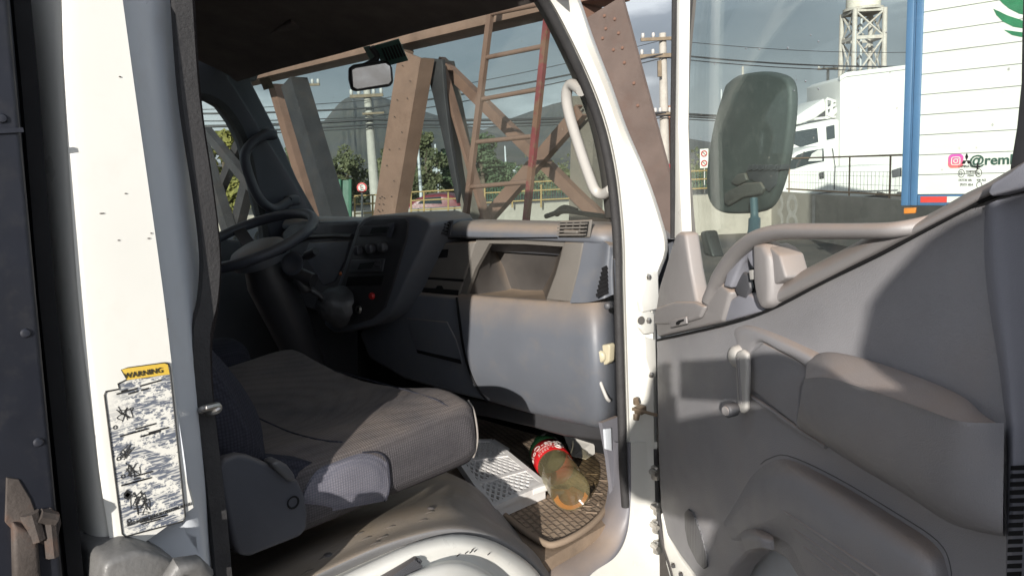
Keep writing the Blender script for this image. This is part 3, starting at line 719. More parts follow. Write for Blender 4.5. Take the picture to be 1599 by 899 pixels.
# --- engine / wheel-arch cover, white arch, sill
ct = [(330, 882), (420, 842), (500, 806), (600, 772), (650, 756), (695, 745), (735, 754), (770, 788), (805, 826), (852, 895)]
md = [(330, 930), (420, 885), (500, 846), (600, 806), (650, 792), (700, 784), (745, 796), (785, 820), (822, 852), (858, 905)]
ed = [(330, 975), (420, 930), (500, 890), (575, 856), (640, 834), (700, 822), (752, 828), (798, 848), (835, 876), (862, 912)]
def rs(c, n=28):
    s = spline([(x, y, 0) for x, y in c], 12); return [(s[int(i*(len(s)-1)/(n-1))].x, s[int(i*(len(s)-1)/(n-1))].y) for i in range(n)]
rows = [[onX(x, y, -.34)+Vector((-.25, 0, .0)) for x, y in rs(ct)], PX(rs(ct), -.34), PX(rs(md), -.14), [onX(x, y-14, -.075) for x, y in rs(ed)], PX(rs(ed), -.035), [onX(x, y+9, -.030) for x, y in rs(ed)], [onX(x, y+22, -.05) for x, y in rs(ed)]]
rows = [list(c) for c in zip(*[spline(c, 4) for c in zip(*rows)])]
cov = obj('engine_cover', grid(rows), pm('dusty_cover_plastic', (.21, .208, .212), .55, var=.12, vs=7, dust=.8, dcol=(.36, .285, .205), stain=.25, scol=(.11, .10, .095), ss=8, bump=.3, bs=300, dr=(.6, .97)), T, 60)
bvc = bvh_of(cov); bm = B()
for (x, y) in ((560, 833), (572, 840), (585, 848), (598, 838), (508, 868), (660, 812), (672, 799), (480, 892), (610, 822)):
    q, n_ = hit(bvc, x, y)
    if q is None: continue
    sd_ = n_.cross(Vector((1, 0, 0))).normalized()
    tube(spline([q-sd_*.012-n_*.0015, q+n_*.0006, q+sd_*.012-n_*.0015], 3), .0017, 6, bm)
obj_each('cover_rib', bm, M['dirtyplastic'], cov, 60)
for (x, y) in ((673, 793), (512, 866)):
    q, n_ = hit(bvc, x, y)
    if q is not None: obj('cover_clip', lathe([(0, .003), (.006, .002), (.008, -.001)], q, n_, 14), M['darkgrey'], cov, 60)
l0 = [(330, 1000), (420, 955), (500, 916), (580, 878), (645, 850), (705, 836), (758, 842), (803, 864), (838, 893), (860, 930)]
l1 = [(340, 1015), (430, 970), (510, 932), (590, 892), (650, 865), (706, 851), (752, 857), (792, 878), (822, 905), (840, 940)]
l2 = [(370, 1040), (460, 990), (530, 955), (600, 920), (655, 893), (706, 880), (745, 888), (775, 908), (798, 935), (810, 970)]
l3 = [(420, 1080), (500, 1030), (560, 995), (620, 960), (660, 935), (706, 925), (735, 935), (750, 950), (765, 980), (770, 1010)]
rows = [[onX(x, y-16, -.075) for x, y in rs(l0)], [onX(x, y-3, -.035) for x, y in rs(l0)], PX(rs(l0), -.012), PX(rs(l1), .008), [onX(x, y-7, .010) for x, y in rs(l2)], PX(rs(l2), .045), PX(rs(l3), .075)]
rows = [list(c) for c in zip(*[spline(c, 4) for c in zip(*rows)])]
wa = obj('wheel_arch', grid(rows), M['white'], T, 50)
tp = prism(PX([(598, 905), (634, 884), (656, 871), (661, 876), (655, 884), (628, 905)], .022), (-.02, 0, 0), .003)
for k in range(6):
    tube([onX(600+k*5, 908-k*.4, .0235), onX(648+k*2.2, 874+k*1.9, .0235)], .0022, 5, tp)
obj('step_tread', tp, M['darkgrey'], wa, 40)
bm = B()
for (x, y) in ((728, 862), (735, 861), (742, 859), (715, 866), (738, 857), (763, 864)):
    merge(bm, obox(onX(x, y, .0115), (0, 1, .2), (0, 0, 1), (1, 0, 0), .006, .0016, .001))
obj_each('paint_chip', bm, M['ink'], wa)
# sill trim round the footwell opening
s_in = [(846, 902), (868, 884), (905, 862), (935, 838), (950, 808), (957, 785), (962, 740), (962, 690)]
s_md = [(858, 918), (885, 898), (918, 877), (950, 848), (966, 815), (972, 780), (974, 740), (974, 690)]
s_ou = [(880, 935), (900, 912), (935, 890), (962, 862), (978, 828), (984, 786), (984, 740), (984, 690)]
rows = [[onX(x-10, y-6, -.09) for x, y in rs(s_in)], PX(rs(s_in), -.06), PX(rs(s_md), -.03), PX(rs(s_ou), -.012), [onX(x+4, y+4, -.02) for x, y in rs(s_ou)]]
rows = [list(c) for c in zip(*[spline(c, 4) for c in zip(*rows)])]
obj('sill_trim', grid(rows), M['sillgrey'], T, 60)
ow = [[(985, 690), (1012, 690), (1026, 690)], [(985, 780), (1010, 780), (1026, 780)], [(978, 838), (1008, 838), (1028, 838)], [(962, 868), (1004, 868), (1030, 880)], [(925, 895), (985, 905), (1030, 930)], [(880, 940), (960, 960), (1030, 980)]]
rows = [[onX(x, y, X) for (x, y), X in zip(r, (-.012, .0, .015))] for r in ow]
obj('sill_panel', shell(smoothpatch(rows, 4, 5), (-.02, .01, 0)), M['white'], T, 50)
# footwell side wall
obj('kick_panel', prism(PX([(940, 660), (966, 650), (968, 800), (964, 812), (958, 780), (950, 715)], -.07), (-.01, 0, 0)), M['sillgrey'], T)
obj('kick_trim', prism(PX([(944, 670), (955, 668), (956, 704), (946, 701)], -.060), (-.006, 0, 0), .002), M['jamb'], T, 40)

# --- front pillar (the one the door hangs on)
sy_ = [-30, 0, 60, 135, 200, 270, 340, 390, 450, 560, 660, 730, 790, 830]
x_s = [818, 847, 880, 915, 938, 953, 961, 964, 965, 968, 971, 973, 977, 979]
x_r = [885, 905, 926, 955, 978, 1008, 1032, 1042, 1024, 1024, 1025, 1026, 1027, 1028]
rows = []
for y, a, b in zip(sy_, x_s, x_r):
    r = [onX(a+4, y, -.035), onX(a+9, y, -.030), onX(a+12, y, -.018), onX(a+12+(b-a-12)*.55, y, -.004), onX(b-4, y, .010), onX(b, y, .004), onX(b+1, y, -.03)]
    rows.append(r)
rows = [list(c) for c in zip(*[spline(c, 4) for c in zip(*rows)])]
fp = obj('front_pillar', shell(rows, (-.015, .02, 0)), M['white'], T, 35)
obj('weatherstrip', tube(spline([onX(a, y, -.022) for y, a in zip(sy_[:-1], x_s)], 5), .0095, 12), M['rubber'], T, 70)
# inner pillar trim, pale grab handle
tr = [[onX(x-16, y, -.11), onX(x-8, y, -.07), onX(x, y, -.04)] for y, x in zip(sy_[:7], x_s)]
obj('pillar_trim', shell([list(c) for c in zip(*[spline(c, 4) for c in zip(*tr)])], (-.01, .02, 0)), M['dirtyplastic'], T, 50)
gp = [onX(x, y, X) for x, y, X in [(908, 142, -.05), (893, 132, -.09), (885, 145, -.11), (888, 175, -.115), (903, 225, -.11), (920, 275, -.105), (930, 298, -.10), (942, 303, -.08), (954, 296, -.05)]]
obj('grab_handle', tube(spline(gp, 5), .0115, 12), M['palegrey'], T, 70)
# hinges, check strap, bracket on the hinge pillar
bm = prism(PX([(1010, 428), (1028, 424), (1030, 482), (1004, 488), (1000, 470)], .02), (-.012, 0, 0), .003)
merge(bm, prism(PX([(1000, 488), (1012, 482), (1022, 490), (1022, 520), (1008, 522), (1000, 512)], .016), (-.01, 0, 0), .003))
hg = obj('door_hinge', bm, M['white'], T, 40)
bm = B()
for x, y in ((1012, 432), (1016, 585), (1012, 500)): lathe([(0, .006), (.004, .006), (.0065, .003), (.0065, 0)], onX(x, y, .022), (1, 0, 0), 6, bm)
obj_each('hinge_bolt', bm, M['steelmetal'], hg)
obj('hinge_plate', prism(PX([(1006, 525), (1024, 530), (1026, 590), (1016, 588), (1008, 560)], .012), (-.01, 0, 0), .003), M['white'], hg, 40)
obj('hinge_shadow_hole', lathe([(0, .001), (.009, .001), (.009, 0)], onX(1001, 500, .0195), (1, -.3, 0), 16), M['dirtyplastic'], hg)
bm = tube([onX(988, 638, .02), onX(1004, 642, .03), onX(1026, 648, .05)], .0035, 8)
merge(bm, obox(onX(994, 638, .005), (0, 1, 0), (0, 0, 1), (1, 0, 0), .022, .018, .02, .004))
lathe([(0, .012), (.006, .012), (.0075, 0)], onX(994, 629, .012), (.2, -.5, 1), 8, bm)
lathe([(0, .012), (.006, .012), (.0075, 0)], onX(994, 647, .012), (.2, -.5, -1), 8, bm)
obj('check_strap', bm, pm('dull_brown_steel', (.20, .15, .105), .6, .3, var=.2, stain=.4), T, 40)
bm = B()
for x, y in ((1020, 735), (1022, 790), (1021, 818), (1022, 850)):
    merge(bm, obox(onX(x, y, .005), (0, 1, 0), (0, 0, 1), (1, 0, 0), .022, .034, .018, .004)); lathe([(0, .022), (.006, .022), (.007, 0)], onX(x-3, y, .01), (1, -.4, 0), 8, bm)
    obj('hinge_knuckle', bm, M['steelmetal'], T, 40); bm = B()
bm.free()
# wiper parked at the foot of the screen
bm = tube(spline([onY(x, y, 1.60) for x, y in [(852, 338), (880, 330), (915, 334), (960, 340)]], 4), .007, 6)
tube(spline([onY(x, y, 1.62) for x, y in [(868, 334), (882, 325), (900, 330)]], 4), .010, 6, bm)
obj('wiper', bm, M['black'], T, 60)
# cargo body behind the cab
cb = obj('cargo_body', prism([(.15, -2.6, .95), (.15, .160, .95), (.15, .217, 2.2), (.15, -2.6, 2.2)], (-1.75, 0, 0), .006), M['navy'], T, 40)
bm = B()
for y, hw in ((-20, 9), ):
    pass
obj('edge_trim', ribbon([onX(x, y, .128) for x, y in [(28, -40), (46, 150), (70, 450), (96, 700), (116, 900), (126, 1000)]], .014, .012, (0, 1, 0)), M['black'], cb, 40)
for (x, y) in ((3, 185), (40, 520), (60, 690)):
    lathe([(0, .0025), (.0032, .002), (.0045, 0)], onX(x, y, .1505), (1, 0, 0), 12, bm)
merge(bm, ribbon([onX(-40, 207, .151), onX(36, 203, .151)], .004, .003, (0, 0, 1)))
obj_each('rivet', bm, M['navy'], cb, 40)
# rusty catch at the lower corner of the body
bm = prism(PX([(10, 745), (30, 748), (48, 778), (56, 800), (80, 792), (86, 798), (88, 812), (94, 806), (96, 816), (92, 836), (88, 848), (88, 872), (80, 872), (76, 852), (58, 848), (52, 830), (30, 838), (8, 815)], .152), (-.022, 0, 0), .004)
tube([onX(46, 800, .152), onX(58, 842, .152)], .008, 8, bm); tube([onX(76, 806, .152), onX(82, 868, .152)], .006, 8, bm)
merge(bm, prism(PX([(20, 815), (60, 835), (66, 910), (22, 910)], .158), (-.02, 0, 0), .004))
tube([onX(60, 805, .154), onX(86, 810, .152)], .007, 8, bm)
obj('locking_catch', bm, M['rustmetal'], cb, 40)
def smooth3(rows, n=4, m=4):
    rr = [spline([Vector(p) for p in r], n) for r in rows]
    rr = [list(c) for c in zip(*[spline(c, m) for c in zip(*rr)])]
    return [[(p.x, p.y, p.z) for p in r] for r in rr]
# ------------------------------------------------------------------ the open door (a part of the truck, its pieces are sub-parts)
mp_ = [(1024, 530), (1130, 507), (1200, 478), (1290, 432), (1380, 388), (1460, 345), (1545, 302), (1640, 278), (1720, 290), (1760, 1060), (1270, 1060), (1250, 910), (1228, 874), (1208, 861), (1186, 858), (1165, 866), (1142, 890), (1122, 940), (1108, 940), (1090, 905), (1062, 868), (1041, 835), (1031, 790), (1027, 700)]
door = obj('door', prism(PD(mp_, 0), -DN*.05, .007, 3), M['doorgrey'], T, 40)
door['label'] = 'open passenger door with dusty grey inner trim'
dob = lambda n, bm, m, sm=40: obj(n, bm, M[m] if isinstance(m, str) else m, door, sm)
# outer skin (white) seen through the cut-outs and along the hinge edge
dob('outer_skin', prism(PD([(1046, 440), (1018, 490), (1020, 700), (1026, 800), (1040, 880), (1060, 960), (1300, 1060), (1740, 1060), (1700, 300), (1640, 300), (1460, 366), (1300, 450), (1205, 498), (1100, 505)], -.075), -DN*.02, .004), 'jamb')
cp = dob('corner_plate', prism(PD([(1031, 800), (1042, 838), (1062, 872), (1090, 910), (1108, 945), (1060, 945), (1040, 880)], -.018), -DN*.02, .003), 'white')
bm = B()
for x, y in ((1053, 882), (1065, 896)):
    lathe([(0, .006), (.005, .006), (.006, 0)], onD(x, y, -.018), DN, 6, bm)
obj_each('plate_bolt', bm, M['blackplastic'], cp)
dob('edge_seal', tube(spline(PD([(1024, 700), (1027, 780), (1034, 840), (1050, 892), (1062, 950)], -.02), 4), .006, 8), 'rubber', 60)
# upper trim : sail piece at the hinge side
dob('sail_trim', prism(PD([(1025, 526), (1022, 492), (1028, 450), (1034, 430), (1048, 385), (1054, 366), (1060, 362), (1069, 364), (1077, 420), (1086, 466), (1090, 478), (1098, 474), (1110, 452), (1122, 436), (1136, 452), (1141, 456), (1127, 503)], .012), -DN*.03, .007), 'handlegrey')
# dusty shelf at the foot of the sail
dob('sail_shelf', prism(PD([(1026, 505), (1030, 480), (1060, 470), (1092, 470), (1108, 478), (1100, 496), (1070, 505)], .012) , DN*.010, .006), 'handlegrey')
sl = dob('pull_switch', prism(PD([(1048, 500), (1074, 494), (1075, 505), (1049, 511)], .024), DN*.004, .0015), 'handlegrey')
obj('switch_slot', prism(PD([(1056, 503), (1060, 500), (1068, 498), (1068, 501), (1063, 503), (1060, 507), (1056, 507)], .029), DN*.0008, 0), M['black'], door)
# arched grab bar and the sloping rail
gb_ = [(1108, 468, .006), (1122, 436, .012), (1140, 408, .018), (1160, 386, .022), (1185, 370, .024), (1220, 362, .024), (1270, 361, .024), (1320, 361, .024), (1380, 360, .022), (1415, 356, .014), (1450, 348, -.004), (1475, 342, -.02)]
bm = B(); pts = spline([onD(x, y, o) for x, y, o in gb_], 5)
N = len(pts); rings = []
for i, p_ in enumerate(pts):
    tg = (pts[min(i+1, N-1)]-pts[max(i-1, 0)]).normalized(); s_ = DN; u_ = tg.cross(s_).normalized()
    dist = (p_-CAM).dot(fwd); hw = 12.5*dist/F0*(1.0 if i > 4 else .8); hd_ = .014
    rings.append([bm.verts.new(p_+u_*hw*math.cos(a)*(1 if abs(math.cos(a)) < .99 else 1)+s_*hd_*math.sin(a)) for a in [2*math.pi*k/14 for k in range(14)]])
for a, b in zip(rings, rings[1:]):
    for k in range(14): bm.faces.new((a[k], a[(k+1) % 14], b[(k+1) % 14], b[k]))
bm.faces.new(rings[0][::-1]); bm.faces.new(rings[-1])
dob('grab_bar', bm, 'handlegrey', 70)
rt_ = [(1206, 452), (1228, 436), (1265, 416), (1300, 398), (1340, 377), (1380, 353), (1425, 346), (1475, 321), (1510, 301), (1545, 284), (1600, 252), (1690, 205)]
rb2 = [(1202, 482), (1226, 471), (1262, 454), (1300, 435), (1340, 414), (1380, 394), (1425, 371), (1465, 350), (1505, 330), (1545, 309), (1600, 296), (1690, 276)]
rows = [[onD(x, y+2, -.045) for x, y in rt_], [onD(x, y, -.02) for x, y in rt_], [onD(x, y+3, .002) for x, y in rt_],
        [onD(x+(X-x)*.35, y+(Y-y)*.35, .014) for (x, y), (X, Y) in zip(rt_, rb2)], [onD(x+(X-x)*.75, y+(Y-y)*.75, .014) for (x, y), (X, Y) in zip(rt_, rb2)], [onD(x, y, .003) for x, y in rb2], [onD(x, y+10, -.012) for x, y in rb2]]
rows = [list(c) for c in zip(*[spline(c, 4) for c in zip(*[spline(r, 3) for r in rows])])]
dob('sloping_rail', grid(rows), 'handlegrey', 60)
# rounded end block at the belt
dob('belt_end_block', prism(PD([(1548, 286), (1575, 270), (1590, 258), (1610, 245), (1690, 205), (1690, 272), (1640, 284), (1546, 307), (1541, 300)], .026), -DN*.04, .012, 4), 'dooredge')
# inner release housing inside the arch
dob('release_panel', prism(PD([(1130, 503), (1140, 468), (1160, 455), (1175, 462), (1186, 480), (1188, 486)], .006), -DN*.02, .004), 'dooredge')
dob('release_bezel', prism(PD([(1128, 448), (1134, 425), (1148, 400), (1162, 384), (1176, 378), (1178, 420), (1172, 418), (1166, 404), (1156, 412), (1146, 436), (1140, 450)], .018), -DN*.03, .005), 'dooredge')
dob('release_recess', prism(PD([(1140, 450), (1147, 432), (1157, 412), (1164, 404), (1172, 420), (1176, 455), (1160, 468), (1148, 462)], -.004), -DN*.01, 0), 'black')
dob('release_lever', prism(PD([(1146, 452), (1152, 436), (1160, 424), (1167, 428), (1171, 450), (1164, 466), (1152, 462)], .008), -DN*.008, .003), 'darkgrey')
dob('release_clip', prism(PD([(1169, 422), (1176, 421), (1178, 436), (1171, 437)], .022), -DN*.01, .001), 'palegrey')
dob('release_pillar', prism(PD([(1172, 380), (1178, 377), (1190, 379), (1199, 398), (1202, 440), (1201, 476), (1186, 485), (1178, 466), (1174, 440)], .028), -DN*.035, .010, 4), 'handlegrey')
dob('release_cover', prism(PD([(1192, 381), (1206, 388), (1217, 398), (1227, 434), (1206, 446), (1202, 440), (1200, 400)], .02), -DN*.04, .004), 'handlegrey')
# belt seam line
dob('trim_seam', tube(spline(PD([(1026, 531), (1130, 507), (1200, 484), (1290, 438), (1380, 394), (1460, 351), (1545, 309), (1640, 285)], .0085), 4), .0022, 6), 'black')
# bluish end strip with a soft crease, slots
es_ = [[(1538, 322), (1549, 316), (1580, 306), (1700, 280)], [(1537, 400), (1550, 396), (1585, 390), (1710, 380)], [(1545, 480), (1558, 478), (1592, 475), (1720, 470)], [(1558, 560), (1569, 558), (1600, 556), (1730, 556)], [(1568, 640), (1577, 640), (1605, 640), (1740, 640)], [(1572, 700), (1580, 700), (1606, 700), (1745, 700)], [(1570, 1060), (1578, 1060), (1605, 1060), (1760, 1060)]]
rows = [[onD(x, y, o) for (x, y), o in zip(r, (.002, .009, .007, .012))] for r in es_]
es = dob('door_end_trim', shell(smoothpatch(rows, 5, 4), -DN*.01), 'dooredge', 60)
bm = B()
for k in range(15):
    y = 727+12.75*k; x = 1578-.45*k
    merge(bm, prism(PD([(x, y), (x+21, y-1), (x+20.5, y+6.5), (x-.5, y+7)], .0150), -DN*.002, 0))
obj_each('vent_slot', bm, M['black'], es)
# armrest: dusty ledge, upright front, hollow below
st_ = [(1250, 575), (1290, 560), (1340, 560), (1425, 588), (1500, 620), (1538, 650), (1566, 667)]
A_ = [(1262, 562), (1290, 552), (1340, 560), (1425, 588), (1500, 620), (1535, 648), (1566, 666)]
B_ = [(1255, 592), (1290, 592), (1340, 607), (1425, 637), (1488, 661), (1528, 668), (1568, 669)]
C_ = [(1246, 648), (1290, 676), (1340, 708), (1410, 750), (1475, 790), (1520, 808), (1566, 818)]
D_ = [(1243, 668), (1290, 697), (1340, 729), (1410, 770), (1478, 814), (1525, 830), (1569, 838)]
sp_ = lambda c: c
rows = [[onD(x, y, -.004) for x, y in A_], [onD(x, y, o) for (x, y), o in zip(A_, (.008, .02, .02, .02, .02, .016, .016))],
        [onD(x, y-3, o) for (x, y), o in zip(B_, (.05, .066, .07, .07, .066, .05, .022))], [onD(x, y+4, o) for (x, y), o in zip(B_, (.054, .072, .076, .076, .072, .055, .024))],
        [onD(x, y, o) for (x, y), o in zip(C_, (.040, .052, .056, .056, .05, .035, .02))], [onD(x, y, -.004) for x, y in D_]]
rows = [list(c) for c in zip(*[spline(c, 5) for c in zip(*[spline(r, 5) for r in rows])])]
bm = grid(rows); bmesh.ops.holes_fill(bm, edges=[e for e in bm.edges if len(e.link_faces) == 1], sides=0)
dob('armrest', bm, 'doorgrey', 60)
# ridge and pull pocket ahead of the armrest
dob('armrest_ridge', shell([[onD(x, y, o) for x, y, o in r] for r in smooth3([[(1146, 524, 0), (1150, 512, .0), (1172, 508, 0), (1215, 522, 0), (1262, 543, 0), (1284, 553, 0)], [(1150, 530, .002), (1156, 520, .004), (1178, 518, .006), (1215, 532, .008), (1258, 552, .010), (1280, 566, .012)], [(1158, 552, .003), (1170, 538, .005), (1186, 530, .007), (1212, 542, .009), (1248, 558, .011), (1272, 572, .012)], [(1166, 560, .0), (1176, 545, .0), (1190, 534, 0), (1214, 546, .005), (1246, 562, .01), (1268, 580, .01)]])], -DN*.004), 'doorgrey', 60)
dob('pull_pocket', prism(PD([(1170, 606), (1176, 548), (1190, 535), (1248, 563), (1262, 575), (1248, 604), (1243, 664)], .0035), -DN*.006, .003), 'doorgrey')
dob('pocket_edge', tube(spline(PD([(1166, 614), (1200, 636), (1243, 667), (1290, 697)], .004), 4), .0035, 8), 'doorgrey', 60)
# map pocket bulge with grooves
P0 = [(1128, 812), (1150, 775), (1170, 742), (1195, 721), (1230, 714), (1300, 746), (1400, 805), (1462, 847), (1482, 885), (1484, 930), (1486, 1060)]
P1 = [(1132, 822), (1160, 792), (1184, 765), (1210, 748), (1244, 744), (1306, 777), (1392, 832), (1440, 870), (1455, 905), (1458, 940), (1460, 1060)]
P2 = [(1140, 838), (1166, 822), (1190, 810), (1216, 800), (1246, 800), (1290, 828), (1350, 868), (1392, 905), (1404, 935), (1408, 960), (1410, 1060)]
P3 = [(1150, 850), (1172, 842), (1190, 838), (1214, 838), (1238, 856), (1262, 905), (1280, 940), (1290, 970), (1295, 990), (1298, 1010), (1300, 1060)]
rows = [[onD(x, y, -.004) for x, y in P0], [onD(x, y, o) for (x, y), o in zip(P1, (.004, .012, .02, .026, .028, .03, .03, .028, .026, .026, .026))], [onD(x, y, o) for (x, y), o in zip(P2, (.002, .012, .02, .03, .036, .04, .04, .036, .034, .034, .034))], [onD(x, y, o) for (x, y), o in zip(P3, (-.004, .002, .006, .012, .022, .03, .03, .03, .03, .03, .03))]]
rows = [list(c) for c in zip(*[spline(c, 6) for c in zip(*[spline(r, 4) for r in rows])])]
mpk = dob('map_pocket', grid(rows), 'doorgrey', 60)
bvm = bvh_of(mpk); bm = B()
for a, b in (((1222, 797), (1420, 930)), ((1236, 824), (1380, 925)), ((1252, 852), (1350, 925))):
    q = [hit(bvm, a[0]+(b[0]-a[0])*t, a[1]+(b[1]-a[1])*t, -.001)[0] for t in [i/9 for i in range(10)]]
    q = [v for v in q if v is not None]
    if len(q) > 4: tube(spline(q, 3), [.0015]+[.0032]*(3*(len(q)-1)-1)+[.0015], 8, bm)
obj_each('pocket_groove', bm, M['doorgrey'], door, 60)
dob('pocket_seam', tube(spline(PD([(1188, 724), (1200, 716), (1230, 711), (1302, 743), (1402, 802), (1464, 844), (1484, 882), (1486, 930)], .0), 4), .0008, 6), 'darkgrey')
dob('handle_arch', shell([[onD(x, y, o) for x, y, o in r] for r in smooth3([[(1156, 826, 0), (1164, 820, .0), (1182, 820, .0), (1206, 830, .0)], [(1158, 842, .02), (1168, 836, .026), (1184, 834, .03), (1204, 840, .02)], [(1164, 860, .02), (1176, 856, .026), (1190, 854, .03), (1206, 858, .02)]])], -DN*.004), 'doorgrey', 60)
# speaker mesh
spk, nt, p = nodes('speaker_mesh'); tc = nd(nt, 'ShaderNodeTexCoord'); vo = nd(nt, 'ShaderNodeTexVoronoi'); vo.inputs['Scale'].default_value = 260; vo.inputs['Randomness'].default_value = .2
nt.links.new(tc.outputs['Object'], vo.inputs['Vector']); nt.links.new(ramp(nt, vo.outputs['Distance'], .3, .45, (.02, .02, .022), (.13, .13, .135)), p.inputs['Base Color'])
dob('speaker_grille', prism(PD([(1068, 800), (1074, 794), (1082, 800), (1094, 832), (1103, 868), (1104, 884), (1098, 888), (1088, 878), (1074, 850), (1069, 825)], .003), -DN*.006, .002), spk)
# window crank
bm = lathe([(0, .016), (.012, .016), (.017, .012), (.019, .006), (.020, 0)], onD(1156, 556, 0), DN, 24)
rose = dob('window_crank', bm, 'palegrey', 60)
arm = [[(1147, 556), (1150, 548), (1158, 545), (1165, 552), (1166, 575), (1164, 640), (1160, 646), (1154, 645), (1150, 628)]]
obj('crank_arm', prism(PD(arm[0], .022), -DN*.010, .005), M['palegrey'], door, 40)
obj('crank_rib', tube(spline([onD(x, y, .023) for x, y in [(1152, 558), (1154, 590), (1157, 630)]], 3), .003, 6), M['handlegrey'], door, 50)
kn = onD(1150, 637, .022)
obj('crank_knob', lathe([(0, .024), (.009, .024), (.0118, .021), (.0118, .005), (.009, 0), (0, 0)], kn, (DN+Vector((.25, -.1, 0))).normalized(), 22), M['darkgrey'], door, 50)
obj('knob_cap', lathe([(0, .0252), (.0075, .0252), (.008, .024)], kn, (DN+Vector((.25, -.1, 0))).normalized(), 22), M['handlegrey'], door, 50)
# window frame, glass
dob('frame_rail', prism(PD([(1057, -60), (1063, -60), (1061, 100), (1060, 200), (1063, 300), (1066, 372), (1053, 372), (1054, 300), (1054, 200), (1056, 60)], .0), -DN*.02, .002), 'white')
dob('window_channel', ribbon(spline(PD([(1078, -60), (1075, 0), (1067, 100), (1065, 200), (1069, 300), (1078, 400), (1088, 474)], -.02), 4), .016, .010, DD), 'rubber', 40)
dob('glass_seal', ribbon(spline(PD([(1086, -60), (1083, 0), (1074, 100), (1072, 200), (1077, 300), (1085, 390), (1094, 470)], -.03), 4), .006, .008, DD), 'dirtyplastic', 40)
dob('edge_rubber', ribbon(spline(PD([(1054, -60), (1053, 60), (1051, 200), (1051, 300), (1051, 372)], -.004), 4), .004, .010, DD), 'rubber', 40)
dob('rear_frame', prism(PD([(1594, -60), (1591, 60), (1590, 130), (1583, 200), (1571, 272), (1600, 260), (1690, 220), (1690, -60)], -.01), -DN*.05, .006), 'blackplastic')
gp_ = [(1072, -80), (1068, 60), (1066, 200), (1072, 330), (1088, 482), (1300, 470), (1420, 380), (1600, 290), (1640, -80)]
gls = dob('window_glass', prism(PD(gp_, -.040), -DN*.004, 0), 'doorglass', None)
# etched marks on the glass
gx = lambda x, y: onD(x, y, -.0392)
gux = (gx(1560, 283)-gx(1500, 288)).normalized(); guz = Vector((0, 0, 1))
ink = M['ink']
def gtxt(s, px, py, h):
    sz = h*((gx(px, py)-CAM).dot(fwd))/F0/.7
    return textbm(s, sz, gx(px, py), DD, guz, .0002)
bm = B()
for s, x, y, h in (('LAMINATED', 1497, 262, 4), ('D', 1498, 274, 6), ('TEMPERED', 1508, 270, 3.6), ('M344', 1511, 276, 3.6), ('DOT20 185', 1497, 283, 3.6), ('43R AS2', 1525, 283, 3.6), ('(92/23 -REA', 1499, 290, 3.6), ('24', 1524, 274, 5)):
    merge(bm, gtxt(s, x, y, h))
for x, y, r in ((1501, 271, 6), (1528, 270, 6), (1529, 289, 5)):
    q = gx(x, y); rr = r*((q-CAM).dot(fwd))/F0
    tube([q+DD*rr*math.cos(t)+guz*rr*math.sin(t) for t in [i*.3142 for i in range(20)]], .0004, 4, bm, closed=True)
q = gx(1527, 260); rr = 5*((q-CAM).dot(fwd))/F0
merge(bm, obox(q, DD, guz, DN, rr*2, rr*.5, .0004)); merge(bm, obox(q, DD, guz, DN, rr*.5, rr*2, .0008))
obj('glass_marking', bm, ink, door)
dia = lambda c, an, r: [c, c+(DD*math.cos(an+.5)+guz*math.sin(an+.5))*r*.58, c+(DD*math.cos(an)+guz*math.sin(an))*r, c+(DD*math.cos(an-.5)+guz*math.sin(an-.5))*r*.58]
bm = B(); q = gx(1509.5, 250.5); rr = 11*((q-CAM).dot(fwd))/F0
for an in (90, 210, 330): merge(bm, prism(dia(q, R(an), rr), DN*.0005, 0))
obj('emblem', bm, ink, door)
# drops of water on the glass
bm = B(); random.seed(11)
dl = [(1266, 55), (1278, 65), (1230, 75), (1384, 51), (1165, 76), (1186, 77), (1140, 98), (1116, 100), (1278, 139), (1258, 127), (1244, 125), (1240, 142), (1338, 47)]
for x, y in dl:
    q = onD(x, y, -.038); r_ = random.uniform(1.1, 2.2)*((q-CAM).dot(fwd))/F0
    lathe([(0, r_*.8), (r_*.7, r_*.5), (r_, 0)], q, DN, 8, bm)
obj_each('water_drop', bm, M['mirrorglass'], door, 60)
# side mirror beyond the glass
mo_ = [(1131, 132), (1150, 118), (1185, 112), (1210, 115), (1226, 124), (1232, 145), (1231, 185), (1225, 235), (1217, 275), (1203, 314), (1186, 330), (1150, 334), (1122, 331), (1107, 316), (1102, 290), (1104, 250), (1114, 190)]
mir = dob('side_mirror', prism([onD(p_.x, p_.y, -.20) for p_ in spline([(x, y, 0) for x, y in mo_+mo_[:1]], 3)[:-1]], -DN*.022, .008, 4), pm('mirror_back_plastic', (.065, .075, .073), .6, var=.15, vs=6, stain=.5, scol=(.14, .145, .14), ss=30))
bm = B()
for k in range(6): merge(bm, prism(PD([(1168+k*9, 258), (1175+k*9, 257), (1173+k*9, 265), (1165+k*9, 268)], -.193), -DN*.02, .001))
merge(bm, prism(PD([(1165, 268), (1215, 262), (1208, 290), (1200, 300), (1188, 288), (1170, 280)], -.196), -DN*.01, .002))
obj('mirror_bracket', bm, M['darkgrey'], door, 40)
bm = prism(PD([(1130, 302), (1160, 286), (1186, 284), (1192, 294), (1186, 304), (1160, 308), (1136, 322), (1130, 318)], -.192), -DN*.012, .004)
merge(bm, prism(PD([(1140, 285), (1150, 272), (1162, 270), (1165, 282), (1150, 290)], -.193), -DN*.01, .003))
obj('mirror_clamp', bm, M['dirtyplastic'], door, 40)
obj('mirror_arm', tube(spline([onD(1177, 310, -.19), onD(1178, 335, -.185), onD(1178, 350, -.18), onD(1175, 400, -.13), onD(1170, 430, -.08)], 4), [.008]*6+[.012]*4+[.015]*7, 12), pm('slate_blue_plastic', (.06, .10, .12), .5), door, 60)
